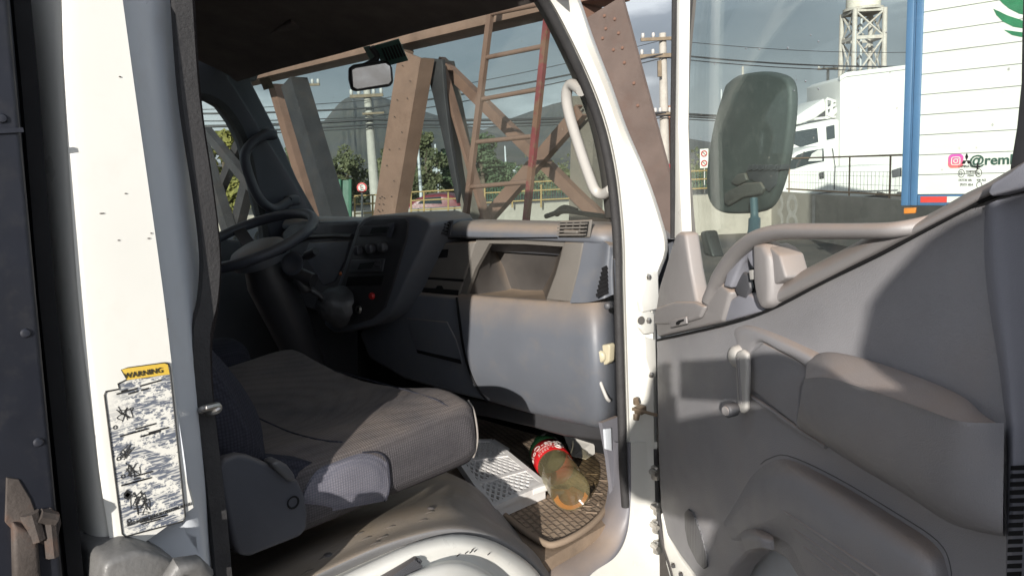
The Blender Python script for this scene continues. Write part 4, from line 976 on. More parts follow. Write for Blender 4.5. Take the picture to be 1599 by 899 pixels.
obj('mirror_foot', prism(PD([(1092, 362), (1100, 360), (1112, 402), (1098, 398)], -.10), -DN*.03, .006), M['blackplastic'], door, 40)

# ------------------------------------------------------------------ loose things lying in the cab
ZF = .822
mat_o = [(745, 640), (800, 660), (880, 690), (925, 706), (948, 712), (960, 722), (962, 740), (955, 772), (944, 802), (925, 824), (898, 843), (868, 856), (850, 854), (815, 832), (770, 795), (720, 740)]
fm = obj('floor_mat', prism(PZ(mat_o, ZF), (0, 0, .008), .003), None, None, 40) if False else None
mm, nt, p = nodes('ribbed_mat_rubber'); tc = nd(nt, 'ShaderNodeTexCoord'); mpn = nd(nt, 'ShaderNodeMapping'); mpn.inputs['Rotation'].default_value = (0, 0, R(20)); nt.links.new(tc.outputs['Object'], mpn.inputs[0])
br = nd(nt, 'ShaderNodeTexBrick'); br.inputs['Scale'].default_value = 26; br.inputs['Mortar Size'].default_value = .09; br.inputs['Mortar Smooth'].default_value = .6; br.inputs['Brick Width'].default_value = .62; br.inputs['Row Height'].default_value = .42
nt.links.new(mpn.outputs[0], br.inputs['Vector'])
n1 = noise(nt, tc.outputs['Object'], 14, 6)
c = mixc(nt, mult(nt, br.outputs['Fac'], .55), ramp(nt, n1, .3, .7, (.20, .145, .10), (.31, .235, .17)), (.10, .078, .06))
nt.links.new(c, p.inputs['Base Color']); p.inputs['Roughness'].default_value = .85
bp = nd(nt, 'ShaderNodeBump'); bp.invert = True; bp.inputs['Strength'].default_value = .9; bp.inputs['Distance'].default_value = .006; nt.links.new(br.outputs['Fac'], bp.inputs['Height']); nt.links.new(bp.outputs[0], p.inputs['Normal'])
fm = obj('floor_mat', prism(PZ(mat_o, ZF), (0, 0, .008), .003), mm, None, 40)
tag(fm, 'dusty brown rubber mat with raised scales on the cab floor', 'floor mat')
rimp = [p_+Vector((0, 0, .010)) for p_ in PZ([(900, 697), (925, 706), (948, 712), (960, 722), (962, 740), (955, 772), (944, 802), (925, 824), (898, 843), (868, 856), (850, 854), (815, 832), (770, 795)], ZF)]
mrm = pm('dusty_mat_rim', (.22, .165, .12), .85, var=.2, dust=.4)
obj('raised_rim', tube(spline(rimp, 4), .0075, 8), mrm, fm, 70)
bm = B()
for (x, y, a, l) in ((898, 795, 0, 14), (905, 786, 1, 12), (914, 790, 0, 14), (920, 778, 1, 12), (924, 800, 0, 12), (932, 770, 0, 14), (935, 785, 1, 12), (930, 752, 1, 12), (942, 750, 0, 12), (925, 740, 0, 14)):
    q = onZ(x, y, ZF+.008); d_ = Vector((.5, -.87, 0)) if a else Vector((.87, .5, 0))
    merge(bm, obox(q, d_, Vector((-d_.y, d_.x, 0)), (0, 0, 1), l*.0022, .006, .0022, .001))
obj('moulded_lettering', bm, mrm, fm, 40)
# cola bottle lying on the mat
bA = onZ(893, 770, ZF+.062); bN = onZ(842, 690, ZF+.045)
ba = (bN-bA); blen = .37; ba.normalize(); ba.z = max(ba.z, -.03); ba.normalize()
RB = .046
bot = thing('cola_bottle', bA-Vector((0, 0, .05)), 'clear cola bottle with a red label lying on the floor mat', 'bottle')
plast = bpy.data.materials.new('clear_bottle_plastic'); plast.use_nodes = True; nt = plast.node_tree
for n_ in list(nt.nodes):
    if n_.type != 'OUTPUT_MATERIAL': nt.nodes.remove(n_)
tr_ = nd(nt, 'ShaderNodeBsdfTransparent'); tr_.inputs[0].default_value = (.95, .92, .78, 1); gl_ = nd(nt, 'ShaderNodeBsdfGlossy'); gl_.inputs['Roughness'].default_value = .06; df_ = nd(nt, 'ShaderNodeBsdfDiffuse'); df_.inputs[0].default_value = (.42, .37, .22, 1)
lw_ = nd(nt, 'ShaderNodeLayerWeight'); lw_.inputs[0].default_value = .5
m1 = nd(nt, 'ShaderNodeMixShader'); m2_ = nd(nt, 'ShaderNodeMixShader')
nt.links.new(mult(nt, mult(nt, mult(nt, lw_.outputs['Facing'], 2.2, 'POWER'), .42), .13, 'ADD'), m1.inputs[0]); nt.links.new(tr_.outputs[0], m1.inputs[1]); nt.links.new(df_.outputs[0], m1.inputs[2])
nt.links.new(mult(nt, mult(nt, mult(nt, lw_.outputs['Facing'], 3, 'POWER'), .5), .05, 'ADD'), m2_.inputs[0]); nt.links.new(m1.outputs[0], m2_.inputs[1]); nt.links.new(gl_.outputs[0], m2_.inputs[2])
nt.links.new(m2_.outputs[0], [n_ for n_ in nt.nodes if n_.type == 'OUTPUT_MATERIAL'][0].inputs[0])
prof = [(0, .012), (.018, .010), (.030, .004), (.038, 0), (.043, .004), (RB, .016), (RB, .05), (RB-.001, .055), (RB, .06), (RB-.001, .10), (RB+.0005, .105), (RB-.001, .12), (RB-.001, .255), (RB-.003, .268), (.042, .290), (.030, .315), (.020, .335), (.0145, .350), (.0145, .372), (0, .372)]
obj('bottle_body', lathe(prof, bA, ba, 40), plast, bot, 40)
gt, nt, p = nodes('green_tinted_neck'); p.inputs['Base Color'].default_value = (.008, .030, .013, 1); p.inputs['Roughness'].default_value = .15
obj('green_neck', lathe([(RB-.0025, .256), (RB-.001, .266), (.0445, .291), (.032, .318), (.022, .338), (.0165, .350)], bA, ba, 32), gt, bot, 50)
obj('bottle_cap', lathe([(.0165, .352), (.0175, .354), (.0175, .374), (.015, .377), (0, .377)], bA, ba, 24), gt, bot, 40)
lr = RB+.0006
lb = obj('paper_label', lathe([(lr-.001, .172), (lr, .173), (lr, .254), (lr-.001, .255)], bA, ba, 48), pm('red_label', (.50, .012, .015), .4, var=.06), bot, 60)
bu_ = ba.cross(Vector((0, 0, 1))).normalized(); bw_ = bu_.cross(ba).normalized()
def wrap(a0, h0, r):
    # local x runs round the bottle, y towards the neck
    def f_(x, y, z):
        an = a0+x/r; return bA+ba*(h0+y)+(bu_*math.cos(an)+bw_*math.sin(an))*(r+z)
    return f_
for s, a0, h0, sz, sh, xs in (('Coca-Cola', .70, .216, .034, .28, .80), ('SABOR ORIGINAL', .9, .203, .009, 0, 1)):
    bm = textbm(s, sz, (0, 0, 0), (1, 0, 0), (0, 1, 0), .0003, 'LEFT', None, xs, sh)
    f_ = wrap(a0, h0, lr+.0006)
    for v in bm.verts: v.co = f_(v.co.x, v.co.y, v.co.z)
    obj('label_lettering', bm, M['paper'], lb)
bm = B(); f_ = wrap(1.55, .180, lr+.0006)
for k in range(7):
    for j in range(3):
        x0, y0 = k*.007, j*.006
        if random.random() < .75:
            q = [f_(x0, y0, 0), f_(x0+.0045, y0, 0), f_(x0+.0045, y0+.0035, 0), f_(x0, y0+.0035, 0)]
            bm.faces.new([bm.verts.new(v) for v in q])
tube([f_(-.012+.008*math.cos(t), .012+.01*math.sin(t), .0004) for t in [i*.5236 for i in range(12)]], .0016, 5, bm, closed=True)
obj('label_print', bm, M['paper'], lb)
# leftover cola, pooled along the low side at the base
liq, nt, p = nodes('flat_cola'); p.inputs['Base Color'].default_value = (.42, .15, .02, 1); p.inputs['Transmission Weight'].default_value = .25; p.inputs['Roughness'].default_value = .08; p.inputs['IOR'].default_value = 1.2
rows = []
for h in (.006, .012, .03, .07, .12):
    r_ = (RB-.003)*(.72 if h < .01 else 1); dep = .030-.16*h
    a0 = math.acos(max(-1, min(1, (r_-max(.004, dep))/r_)))
    rows.append([bA+ba*h-bw_*(r_*math.cos(a0*(k/5-1)))+bu_*(r_*math.sin(a0*(k/5-1))) for k in range(11)])
bm = grid(rows); bmesh.ops.holes_fill(bm, edges=[e for e in bm.edges if len(e.link_faces) == 1], sides=0)
obj('cola_remnant', bm, liq, bot, 40)
# white perforated plastic rack
zr = ZF+.012
c00, c10, c11, c01 = onZ(697, 690, zr+.05), onZ(768, 792, zr+.03), onZ(850, 757, zr+.03), onZ(768, 690, zr+.05)
up_ = (c10-c00).cross(c01-c00).normalized(); up_ = up_ if up_.z > 0 else -up_
rk = thing('plastic_rack', (c00+c11)/2-Vector((0, 0, .03)), 'off-white perforated plastic rack lying on the floor beside the seat', 'rack')
def rq(u, v): return c00.lerp(c10, u).lerp(c01.lerp(c11, u), v)
bm = B()
for (a, b) in (((0, 0), (1, 0)), ((0, 1), (1, 1)), ((0, 0), (0, 1)), ((1, 0), (1, 1)), ((.36, 0), (.36, 1)), ((.70, 0), (.70, 1))):
    w_ = .014
    p0, p1 = rq(*a), rq(*b); merge(bm, beam(p0, p1, w_, .012, (p1-p0).cross(up_)))
for v in (0, 1):
    p0, p1 = rq(0, v), rq(1, v); merge(bm, beam(p0-up_*.014, p1-up_*.014, .004, .028, (p1-p0).cross(up_)))
p0, p1 = rq(1, 0), rq(1, 1); merge(bm, beam(p0-up_*.016, p1-up_*.016, .005, .034, (p1-p0).cross(up_)))
obj('rack_frame', bm, M['whiteplastic'], rk, 40)
for (ua_, ub_) in ((.02, .34), (.38, .68), (.72, .98)):
    bm = B(); n = 9
    for k in range(-3, n+1):
        for s in (-1, 1):
            v0 = (k+.5)/n; v1 = v0+s*.33
            a_, b_ = (ua_, v0), (ub_, v1)
            # clip to the field
            t0, t1 = 0, 1
            for lim in (.04, .96):
                if v1 != v0:
                    t = (lim-v0)/(v1-v0)
                    inc = (v1 > v0)
                    if (lim == .04) == inc: t0 = max(t0, t)
                    else: t1 = min(t1, t)
            if t1-t0 < .05: continue
            P_ = lambda t: rq(ua_+(ub_-ua_)*t, v0+(v1-v0)*t)
            p0, p1 = P_(t0), P_(t1); merge(bm, beam(p0+up_*(.001 if s > 0 else 0), p1+up_*(.001 if s > 0 else 0), .0052, .006, (p1-p0).cross(up_)))
    obj('lattice', bm, M['whiteplastic'], rk, 40)
bm = prism([q+Vector((0, 0, 0)) for q in PZ([(826, 757), (850, 752), (856, 756), (856, 766), (832, 774), (826, 768)], zr+.02)], (0, 0, .016), .003)
merge(bm, prism(PZ([(826, 772), (842, 770), (844, 778), (830, 782)], zr), (0, 0, .014), .003))
obj('clip_tab', bm, M['whiteplastic'], rk, 40)
cdp = obj('card_scrap', prism(PZ([(764, 692), (772, 687), (796, 702), (790, 712)], ZF+.05), (0, 0, .004), 0), M['paper'], None)
tag(cdp, 'small white card scrap stuck up behind the plastic rack', 'card')
c2 = obj('card_sheet', prism([onZ(880, 680, ZF+.03), onZ(928, 690, ZF+.03), onZ(929, 708, ZF+.012), onZ(915, 717, ZF+.012), onZ(893, 712, ZF+.02)], (0, 0, .002), 0), M['paper'], None)
tag(c2, 'dusty flat sheet of card beside the bottle neck, under the dash', 'card')
# ------------------------------------------------------------------ outside
FH = Vector((-math.cos(YAW), math.sin(YAW), 0))
def onQ(px, py, D):                      # upright plane square to the road side, D metres ahead
    d = ray(px, py); return CAM + d*(D/d.dot(FH))
def gnd(px, D):                          # ground point under image column px (at eye level) D metres ahead
    p = onQ(px, 300-.05*px, D); return Vector((p.x, p.y, 0))
gm, nt, p = nodes('asphalt_and_dust'); tc = nd(nt, 'ShaderNodeTexCoord'); co = tc.outputs['Object']
c = mixc(nt, ramp(nt, noise(nt, co, .6, 6), .4, .65), (.055, .052, .050), (.15, .125, .10)); c = mixc(nt, mult(nt, noise(nt, co, 30, 6), .4), c, (.03, .03, .03))
nt.links.new(c, p.inputs['Base Color']); p.inputs['Roughness'].default_value = .9
g_ = B(); merge(g_, prism([(-6000, -6000, -.5), (6000, -6000, -.5), (6000, 6000, -.5), (-6000, 6000, -.5)], (0, 0, .5)))
ground = obj('ground', g_, gm); tag(ground, 'dusty dark asphalt yard reaching to the hills', 'ground', kind='structure')
# hills
def hill(name, ridge, D, base_py, col, seed, label):
    random.seed(seed); rr = spline([(x, y, 0) for x, y in ridge], 8); rows = []
    n = 9
    for k in range(n):
        t = k/(n-1); r = []
        for q in rr:
            top = onQ(q.x, q.y, D); g0 = Vector((top.x, top.y, 0)); h = top.z
            dn = (CAM-g0); dn.z = 0; dn.normalize()
            r.append(g0+dn*(D*.45*t)+Vector((0, 0, max(-2, h*(1-t)**1.25+(random.uniform(-1, 1)*h*.06*(t > 0)*(1-t))))) )
        rows.append(r)
    bk = [Vector((v.x, v.y, 0))-(CAM-v).normalized()*D*.2 for v in rows[0]]
    m, nt, p = nodes('scrub_slope'); tc = nd(nt, 'ShaderNodeTexCoord'); n1 = noise(nt, tc.outputs['Object'], .02, 8, .7); n2 = noise(nt, tc.outputs['Object'], .0035, 5, .6)
    c = mixc(nt, ramp(nt, n1, .42, .6), col, (.12, .105, .085)); c = mixc(nt, mult(nt, ramp(nt, n2, .45, .6), .5), c, (.05, .055, .04))
    nt.links.new(c, p.inputs['Base Color']); p.inputs['Roughness'].default_value = 1; p.inputs['Specular IOR Level'].default_value = 0
    o = obj(name, grid([bk]+rows), m, None, 80); tag(o, label, 'hill', kind='structure'); return o
hill('hill', [(150, 270), (300, 258), (380, 250), (440, 240), (475, 222), (505, 190), (535, 157), (560, 149), (585, 149), (615, 158), (650, 170), (700, 186), (760, 205), (830, 225), (900, 245), (1000, 250)], 1500, 300, (.075, .074, .072), 2, 'dark bare peak with a rounded summit beyond the yard')
hill('hill', [(600, 232), (680, 216), (740, 208), (790, 188), (835, 172), (870, 161), (905, 156), (945, 172), (985, 192), (1020, 206), (1060, 214), (1110, 222), (1180, 232), (1300, 236)], 1900, 300, (.075, .073, .068), 5, 'long brown ridge to the right of the dark peak')

# bridge-like steel truss standing ahead of the truck
rust = pm('rusty_painted_steel', (.165, .092, .066), .75, .0, var=.25, vs=6, stain=.5, scol=(.11, .06, .04), ss=6, bump=.3, bs=80)
rustgrey = pm('weathered_grey_steel', (.17, .145, .12), .75, 0, var=.2, vs=5, stain=.45, scol=(.11, .07, .05), ss=5, bump=.3, bs=80)
rustlight = pm('tan_primer_steel', (.20, .118, .085), .75, 0, var=.18, vs=5, stain=.5, scol=(.12, .062, .04), ss=9, bump=.2, bs=80)
YN, YF_ = 3.25, 3.55
shade_st = pm('shaded_steel', (.026, .024, .026), .7, 0, var=.25, vs=6, stain=.3, scol=(.07, .05, .04), ss=9, bump=.2, bs=80)  # steel with the shade on these members put into its colour
rustdark = pm('brown_grey_steel', (.115, .085, .072), .75, 0, var=.2, vs=5, stain=.4, scol=(.10, .05, .035), ss=6, bump=.3, bs=80)
ts = thing('steel_truss', (-3.6, 3.7, 0), 'rusty brown steel lattice truss standing right in front of the truck', 'truss')
def mem(a, b, Y, w, d, m, name='brace', side=(1, 0, 0), chan=True, down=True, t=.012):
    p0, p1 = onY(a[0], a[1], Y), onY(b[0], b[1], Y)
    if down and p1.z > .02: p1 = p0+(p1-p0)*((p0.z-.02)/(p0.z-p1.z))
    bm = channel(p0, p1, w, d, t, side) if chan else beam(p0, p1, w, d, side)
    return obj(name, bm, m, ts, 30)
def chordbeam(a, b, Y, w, d, m, name='chord'):
    p0, p1 = onY(a[0], a[1], Y), onY(b[0], b[1], Y); z = (p0.z+p1.z)/2; p0.z = p1.z = z
    bm = box((min(p0.x, p1.x), Y-.03, z-w/2), (max(p0.x, p1.x), Y-.03+d, z+w/2), .006)
    return obj(name, bm, m, ts, 30), z
ch, ZT = chordbeam((300, 128), (950, 10), YN, .075, .22, rustlight)
pst = mem((641, 84), (600, 340), YN-.02, .235, .10, rustlight, 'post', t=.014)
bm = B()
p0, p1 = onY(641, 84, YN-.035), onY(600, 340, YN-.035)
for k in range(10):
    for s in (-.06, .05):
        if (k+int(s > 0)) % 3 == 1: continue
        q = p0.lerp(p1, .06+k*.1)+Vector((s, -.004, 0)); lathe([(0, .003), (.004, .003), (.004, 0)], q, (0, -1, 0), 8, bm)
for k in range(4):
    for j in range(2):
        q = p0.lerp(p1, .87+k*.04)+Vector((-.08+.05*j, -.004, 0)); lathe([(0, .003), (.0045, .003), (.0045, 0)], q, (0, -1, 0), 8, bm)
obj_each('bolt_hole', bm, M['ink'], pst)
mem((447, 128), (512, 345), YN, .17, .14, shade_st, 'post')
mem((424, 135), (486, 345), YF_, .10, .10, rust, 'post')
mem((684, 98), (733, 345), YN+.28, .10, .10, rustgrey, 'brace')
mem((690, 104), (760, 345), YN+.20, .028, .06, rust, 'brace', chan=False)
obj('gusset', prism([onY(x, y, YN+.12) for x, y in [(660, 90), (690, 93), (694, 150), (702, 215), (716, 300), (713, 318), (692, 220), (676, 150)]], (0, .03, 0), .004), shade_st, ts, 40)  # dark tapering plate stands in for the brace's shaded side
mem((684, 96), (897, 305), YF_, .07, .045, rust, 'brace')
mem((905, 172), (757, 342), YF_-.06, .08, .045, rust, 'brace')
mem((912, 150), (906, 340), YF_+.05, .17, .10, rustgrey, 'post')
mem((945, 12), (1034, 345), YN, .23, .02, rustdark, 'post', chan=False)
mem((930, 14), (1012, 345), YN+.14, .04, .27, rust, 'post', chan=False)
mem((318, 205), (420, 330), YN, .09, .06, shade_st, 'brace')
mem((378, 205), (325, 330), YN+.1, .09, .06, shade_st, 'brace')
mem((300, 195), (352, 362), YN+.02, .14, .08, shade_st, 'post')
mem((395, 230), (362, 362), YN+.12, .12, .08, shade_st, 'post')
obj('chord', beam(Vector((-8, YN, .06)), Vector((-1.2, YN, .06)), .12, .16, (0, 0, 1)), rust, ts); obj('chord', beam(Vector((-8, YF_, .06)), Vector((-1.2, YF_, .06)), .12, .16, (0, 0, 1)), rust, ts)
# gusset plate and rivets at the top of the corner post
bm = B()
for (x, y) in ((944, 25), (946, 45), (941, 60), (960, 30), (966, 52), (972, 75), (958, 78), (975, 98), (990, 130), (996, 165)):
    lathe([(0, .006), (.007, .005), (.009, 0)], onY(x, y, YN-.013), (0, -1, 0), 8, bm)
obj_each('rivet', bm, rust, ts)
# ladder leaning on the truss
YL = 3.08
ld = thing('ladder', (-2.5, YL, 0), 'rusty steel ladder with one red rail leaning on the truss', 'ladder')
redst = pm('faded_red_paint', (.17, .03, .032), .6, var=.2, wear=.7, wcol=(.16, .075, .045), ws=9)
def lmem(a, b, r, m, name):
    p0, p1 = onY(a[0], a[1], YL), onY(b[0], b[1], YL)
    if name == 'rail': p1 = p0+(p1-p0)*((p0.z-.0)/(p0.z-p1.z))
    return obj(name, beam(p0, p1, r, r*.8, (1, 0, 0)) if name == 'rail' else cyl(p0, p1, r, n=10), m, ld, 40)
lmem((772, -30), (727, 340), .034, rust, 'rail'); lmem((862, -40), (822, 340), .034, redst, 'rail')
for a, b in (((767, 22), (852, 5)), ((761, 90), (846, 73)), ((754, 155), (839, 140)), ((745, 222), (831, 213)), ((735, 292), (826, 284)), ((727, 360), (821, 355)), ((718, 430), (815, 425))):
    lmem(a, b, .0135, rust, 'rung')

# roadside concrete wall with stencilled figures
conc = pm('stained_concrete', (.30, .275, .235), .9, var=.2, vs=1.2, stain=.5, scol=(.13, .12, .105), ss=2.5, bump=.4, bs=40)
wp = [gnd(300, 17), gnd(560, 16), gnd(900, 16), gnd(1205, 16), gnd(1400, 11.6), gnd(1480, 10.3), gnd(1700, 8.3)]
HW = .84
bm = B(); fr, bkp = [], []
for i, q in enumerate(wp):
    dn = (CAM-q); dn.z = 0; dn.normalize(); bkp.append(q-dn*.28)
    fr.append(q)
rows = [[p_.copy() for p_ in fr], [p_+Vector((0, 0, HW)) for p_ in fr], [p_+Vector((0, 0, HW)) for p_ in bkp], [p_.copy() for p_ in bkp]]
wall = obj('concrete_wall', grid(rows), conc); tag(wall, 'low stained concrete wall along the road with faint stencilled figures', 'wall')
a, b = wp[3], wp[4]; wd = (b-a).normalized(); wn_ = wd.cross(Vector((0, 0, 1)))
q0 = onQ(1178, 362, 16)
obj('stencil', textbm('38 1', 1.15, Vector((a.x, a.y, .03))+wd*.1+wn_*.004, wd, (0, 0, 1), .001), pm('faded_stencil', (.37, .35, .32), .9, var=.2), wall)
# guard rail of brown steel with mesh on the wall
brn = pm('brown_rail_paint', (.24, .16, .10), .6, var=.2, stain=.3)
gr = thing('guard_railing', a+Vector((0, 0, HW)), 'brown tubular railing with wire mesh on top of the concrete wall', 'railing')
L_ = (b-a).length
def wpt(s, z): return a+wd*s+Vector((0, 0, HW+z))-Vector((wn_.x, wn_.y, 0))*.1
top = .66
for s in (.6, 2.9, 4.1, 5.9, 6.05):
    obj('rail_post', cyl(wpt(s, -.02), wpt(s, top), .015, n=8), brn, gr, 60)
obj('top_rail', tube([wpt(.5, top), wpt(L_+2, top)], .015, 8), brn, gr, 60)
obj('bottom_rail', tube([wpt(.5, .06), wpt(L_+2, .06)], .016, 8), brn, gr, 60)
bm = B()
for k in range(60): tube([wpt(.5+k*.11, .06), wpt(.5+k*.11, top*.62)], .0035, 4, bm)
for z in (.2, .34, .41): tube([wpt(.5, z), wpt(L_+1, z)], .0035, 4, bm)
obj('wire_mesh', bm, M['palegrey'], gr)
# yellow railings seen through the windscreen
yel = pm('yellow_rail_paint', (.30, .20, .07), .55, var=.15, stain=.3)
def yrail(pts_x, D, y0, y1, label, mesh=False):
    base = onQ(pts_x[0], y1, D)
    o = thing('yellow_railing', base, label, 'railing', 'yellow railings along the road')
    for x in pts_x: obj('rail_post', cyl(onQ(x, y1+6, D), onQ(x, y0-.0, D), .018, n=8), yel, o, 60)
    for t in (0, .45, .95):
        obj('rail_bar', cyl(onQ(pts_x[0], y0+(y1-y0)*t, D), onQ(pts_x[-1], y0+(y1-y0)*t-(pts_x[-1]-pts_x[0])*.05, D), .015, n=8), yel, o, 60)
    if mesh:
        bm = B(); n = int((pts_x[-1]-pts_x[0])/4)
        for k in range(n): x = pts_x[0]+k*4; tube([onQ(x, y0-k*.2, D), onQ(x, y1-k*.2, D)], .006, 4, bm)
        obj('wire_mesh', bm, pm('green_wire', (.03, .10, .07), .6), o)
    return o
yrail([554, 582, 606], 15.4, 306, 335, 'short yellow railing below the round road sign')
yrail([642, 662, 700, 740], 15.6, 300, 330, 'yellow railing in front of the red car')
yrail([757, 800, 845, 890], 15.8, 288, 318, 'yellow railing with green mesh behind the ladder', True)
yrail([1010, 1030, 1060, 1110], 15.8, 271, 300, 'yellow railing between the front pillar and the door', True)
# red car half hidden behind the wall
rc_ = thing('red_car', gnd(678, 19), 'dark red car half hidden behind the low wall', 'car')
carp = [(628, 352), (628, 330), (634, 322), (646, 312), (664, 305), (690, 303), (708, 305), (718, 315), (724, 330), (724, 352)]
obj('body', prism([onQ(x, y, 19) for x, y in carp], FH*1.6, .10, 4), pm('dull_red_paint', (.14, .022, .027), .4, var=.1), rc_, 60)
obj('window', prism([onQ(x, y, 18.99) for x, y in [(652, 318), (664, 309), (688, 307), (690, 318)]], -FH*.01, 0), M['carglass'], rc_)
for x in (644, 708):
    w_ = obj('wheel', cyl(onQ(x, 350, 18.97), onQ(x, 350, 19.2), .30, n=20), M['rubber'], rc_, 50); obj('rim', cyl(onQ(x, 350, 18.95), onQ(x, 350, 18.975), .17, n=16), M['steelmetal'], w_, 50)
# no-parking sign
sg = thing('road_sign', gnd(565, 15), 'round red and white no-parking sign on a thin post', 'road sign')
sc_ = onQ(565, 293, 15); rs_ = .098
obj('post', cyl(onQ(566, 360, 15.03), onQ(565, 286, 15.03), .022, n=8), M['steelmetal'], sg, 60)
obj('sign_plate', lathe([(0, 0), (rs_, 0), (rs_, .01), (0, .01)], sc_, FH, 28), M['red'], sg, 40)
obj('sign_field', lathe([(0, 0), (rs_*.70, 0), (rs_*.70, .004), (0, .004)], sc_-FH*.004, FH, 28), M['paper'], sg, 40)
obj('sign_letter', textbm('E', rs_*1.5, sc_-FH*.006-r0*rs_*.36-Vector((0, 0, rs_*.48)), r0, (0, 0, 1), .001), M['ink'], sg)
obj('sign_slash', beam(sc_-FH*.009+(r0*-.7+Vector((0, 0, .7)))*rs_*.8, sc_-FH*.009+(r0*.7-Vector((0, 0, .7)))*rs_*.8, rs_*.10, .003, r0), M['red'], sg)
# board with two prohibition discs, seen through the door glass
s2 = thing('prohibition_board', gnd(1099, 17), 'white board with two round prohibition signs beside the mirror', 'road sign')
obj('post', cyl(onQ(1100, 330, 17.03), onQ(1100, 235, 17.03), .02, n=8), M['steelmetal'], s2, 60)
obj('board', prism([onQ(x, y, 17) for x, y in [(1093, 233), (1106, 232), (1106, 262), (1093, 263)]], FH*.01, 0), M['paper'], s2)
for y in (240, 255):
    q = onQ(1099.5, y, 16.99); obj('disc_ring', tube([q+r0*.058*math.cos(t)+Vector((0, 0, .058*math.sin(t))) for t in [i*.314 for i in range(20)]], .012, 6, closed=True), M['red'], s2)
    obj('disc_bar', beam(q+(r0*-.7+Vector((0, 0, .7)))*.055, q+(r0*.7-Vector((0, 0, .7)))*.055, .014, .006, r0), M['ink'], s2)
# utility poles, lamps, wires
cpole = pm('concrete_pole', (.36, .34, .30), .85, var=.1, stain=.3, scol=(.2, .18, .15), ss=4)
wpole = pm('wood_pole', (.16, .125, .085), .85, var=.2)
def pole(name, px, D, ytop, r, m, label, arms=(), group=None):
    g0 = gnd(px, D); z = onQ(px, ytop, D).z
    o = thing(name, g0, label, 'pole' if 'pole' in name else 'street lamp', group)
    obj('shaft', cyl(g0, g0+Vector((0, 0, z)), r, r*.65, 12), m, o, 60)
    for (y, half, th) in arms:
        zc = onQ(px, y, D).z; a_ = Vector((g0.x, g0.y, zc))
        obj('crossarm', beam(a_-r0*half-FH*r, a_+r0*half-FH*r, th, th, (0, 0, 1)), wpole, o, 40)
        bm = B()
        for s in (-.9, -.45, .45, .9): lathe([(0, .16), (.05, .15), (.06, .05), (.03, 0)], a_+r0*half*s-FH*r+Vector((0, 0, th*.5)), (0, 0, 1), 8, bm)
        obj_each('insulator', bm, M['palegrey'], o, 60)
    return o, z
po, z1 = pole('utility_pole', 583, 24, 138, .17, cpole, 'pale concrete utility pole left of the broad tan truss post', [(150, .5, .09)])
# transformer-side clutter on the pole
obj('pole_bracket', beam(onQ(566, 178, 23.8), onQ(600, 176, 23.8), .06, .06, (0, 0, 1)), wpole, po)
pole('utility_pole', 493, 28, 130, .12, wpole, 'thin wooden pole with a lamp arm beyond the far windscreen corner', [(133, .45, .08)])
po, z2 = pole('utility_pole', 1038, 26, 52, .18, cpole, 'tall pale concrete utility pole between the pillar and the open door', [(62, .75, .10), (88, .8, .12), (178, .35, .08)])
obj('pole_box', obox(onQ(1030, 120, 25.7), r0, FH, (0, 0, 1), .12, .12, .5), wpole, po)
pole('utility_pole', 1047, 34, 165, .10, pm('rusty_pole', (.25, .12, .07), .8), 'thin rusty pole just behind the tall concrete pole', [])
pole('utility_pole', 1291, 46, 106, .12, cpole, 'short pale pole with one crossarm above the damaged truck roof fairing', [(108, .65, .10)])
pole('utility_pole', 1160, 60, 104, .12, cpole, 'distant pale pole just above the top of the door mirror', [])
lampm = pm('galvanised_pole', (.42, .44, .45), .5, var=.08)
for px, D, y in ((655, 30, 195), (682, 40, 225), (790, 44, 228), (895, 40, 230), (1127, 44, 140)):
    pole('lamp_post', px, D, y, .07, lampm, {655: 'thin white post close to the right of the broad tan post', 682: 'thin white post behind the dark truss brace', 790: 'thin white post between the two ladder rails', 895: 'thin white post beside the pale grab handle', 1127: 'thin lamp post left of the door mirror'}[px], [], 'thin posts along the road')
wire = pm('cable', (.02, .02, .022), .6)
def wireline(name, pts, r, label):
    q = []
    for i in range(len(pts)-1):
        a_, b_ = pts[i], pts[i+1]; s = (b_-a_).length*.012
        q += [a_.lerp(b_, t/10)-Vector((0, 0, s*4*(t/10)*(1-t/10))) for t in range(10)]
    q.append(pts[-1]); o = obj(name, tube(q, r, 5), wire); tag(o, label, 'cable', 'overhead cables'); return o
for i, (y0_, y1_, y2_, y3_, r) in enumerate(((163, 156, 190, 62, .012), (166, 168, 196, 84, .03), (176, 182, 204, 90, .018), (187, 186, 208, 176, .045), (196, 194, 216, 180, .03), (200, 199, 224, 184, .018))):
    wireline('overhead_cable', [onQ(150, y0_+10, 22), onQ(583, y1_, 23.8), onQ(1038, y3_ if i < 3 else y3_, 25.8), onQ(1420, y3_+(20 if i < 3 else 6), 30)], r, ['thinnest top cable strung between the two concrete poles', 'second cable from the top between the concrete poles', 'third cable from the top between the concrete poles', 'thick cable, uppermost of the low bundle', 'middle cable of the low bundle', 'lowest cable of the low bundle'][i])
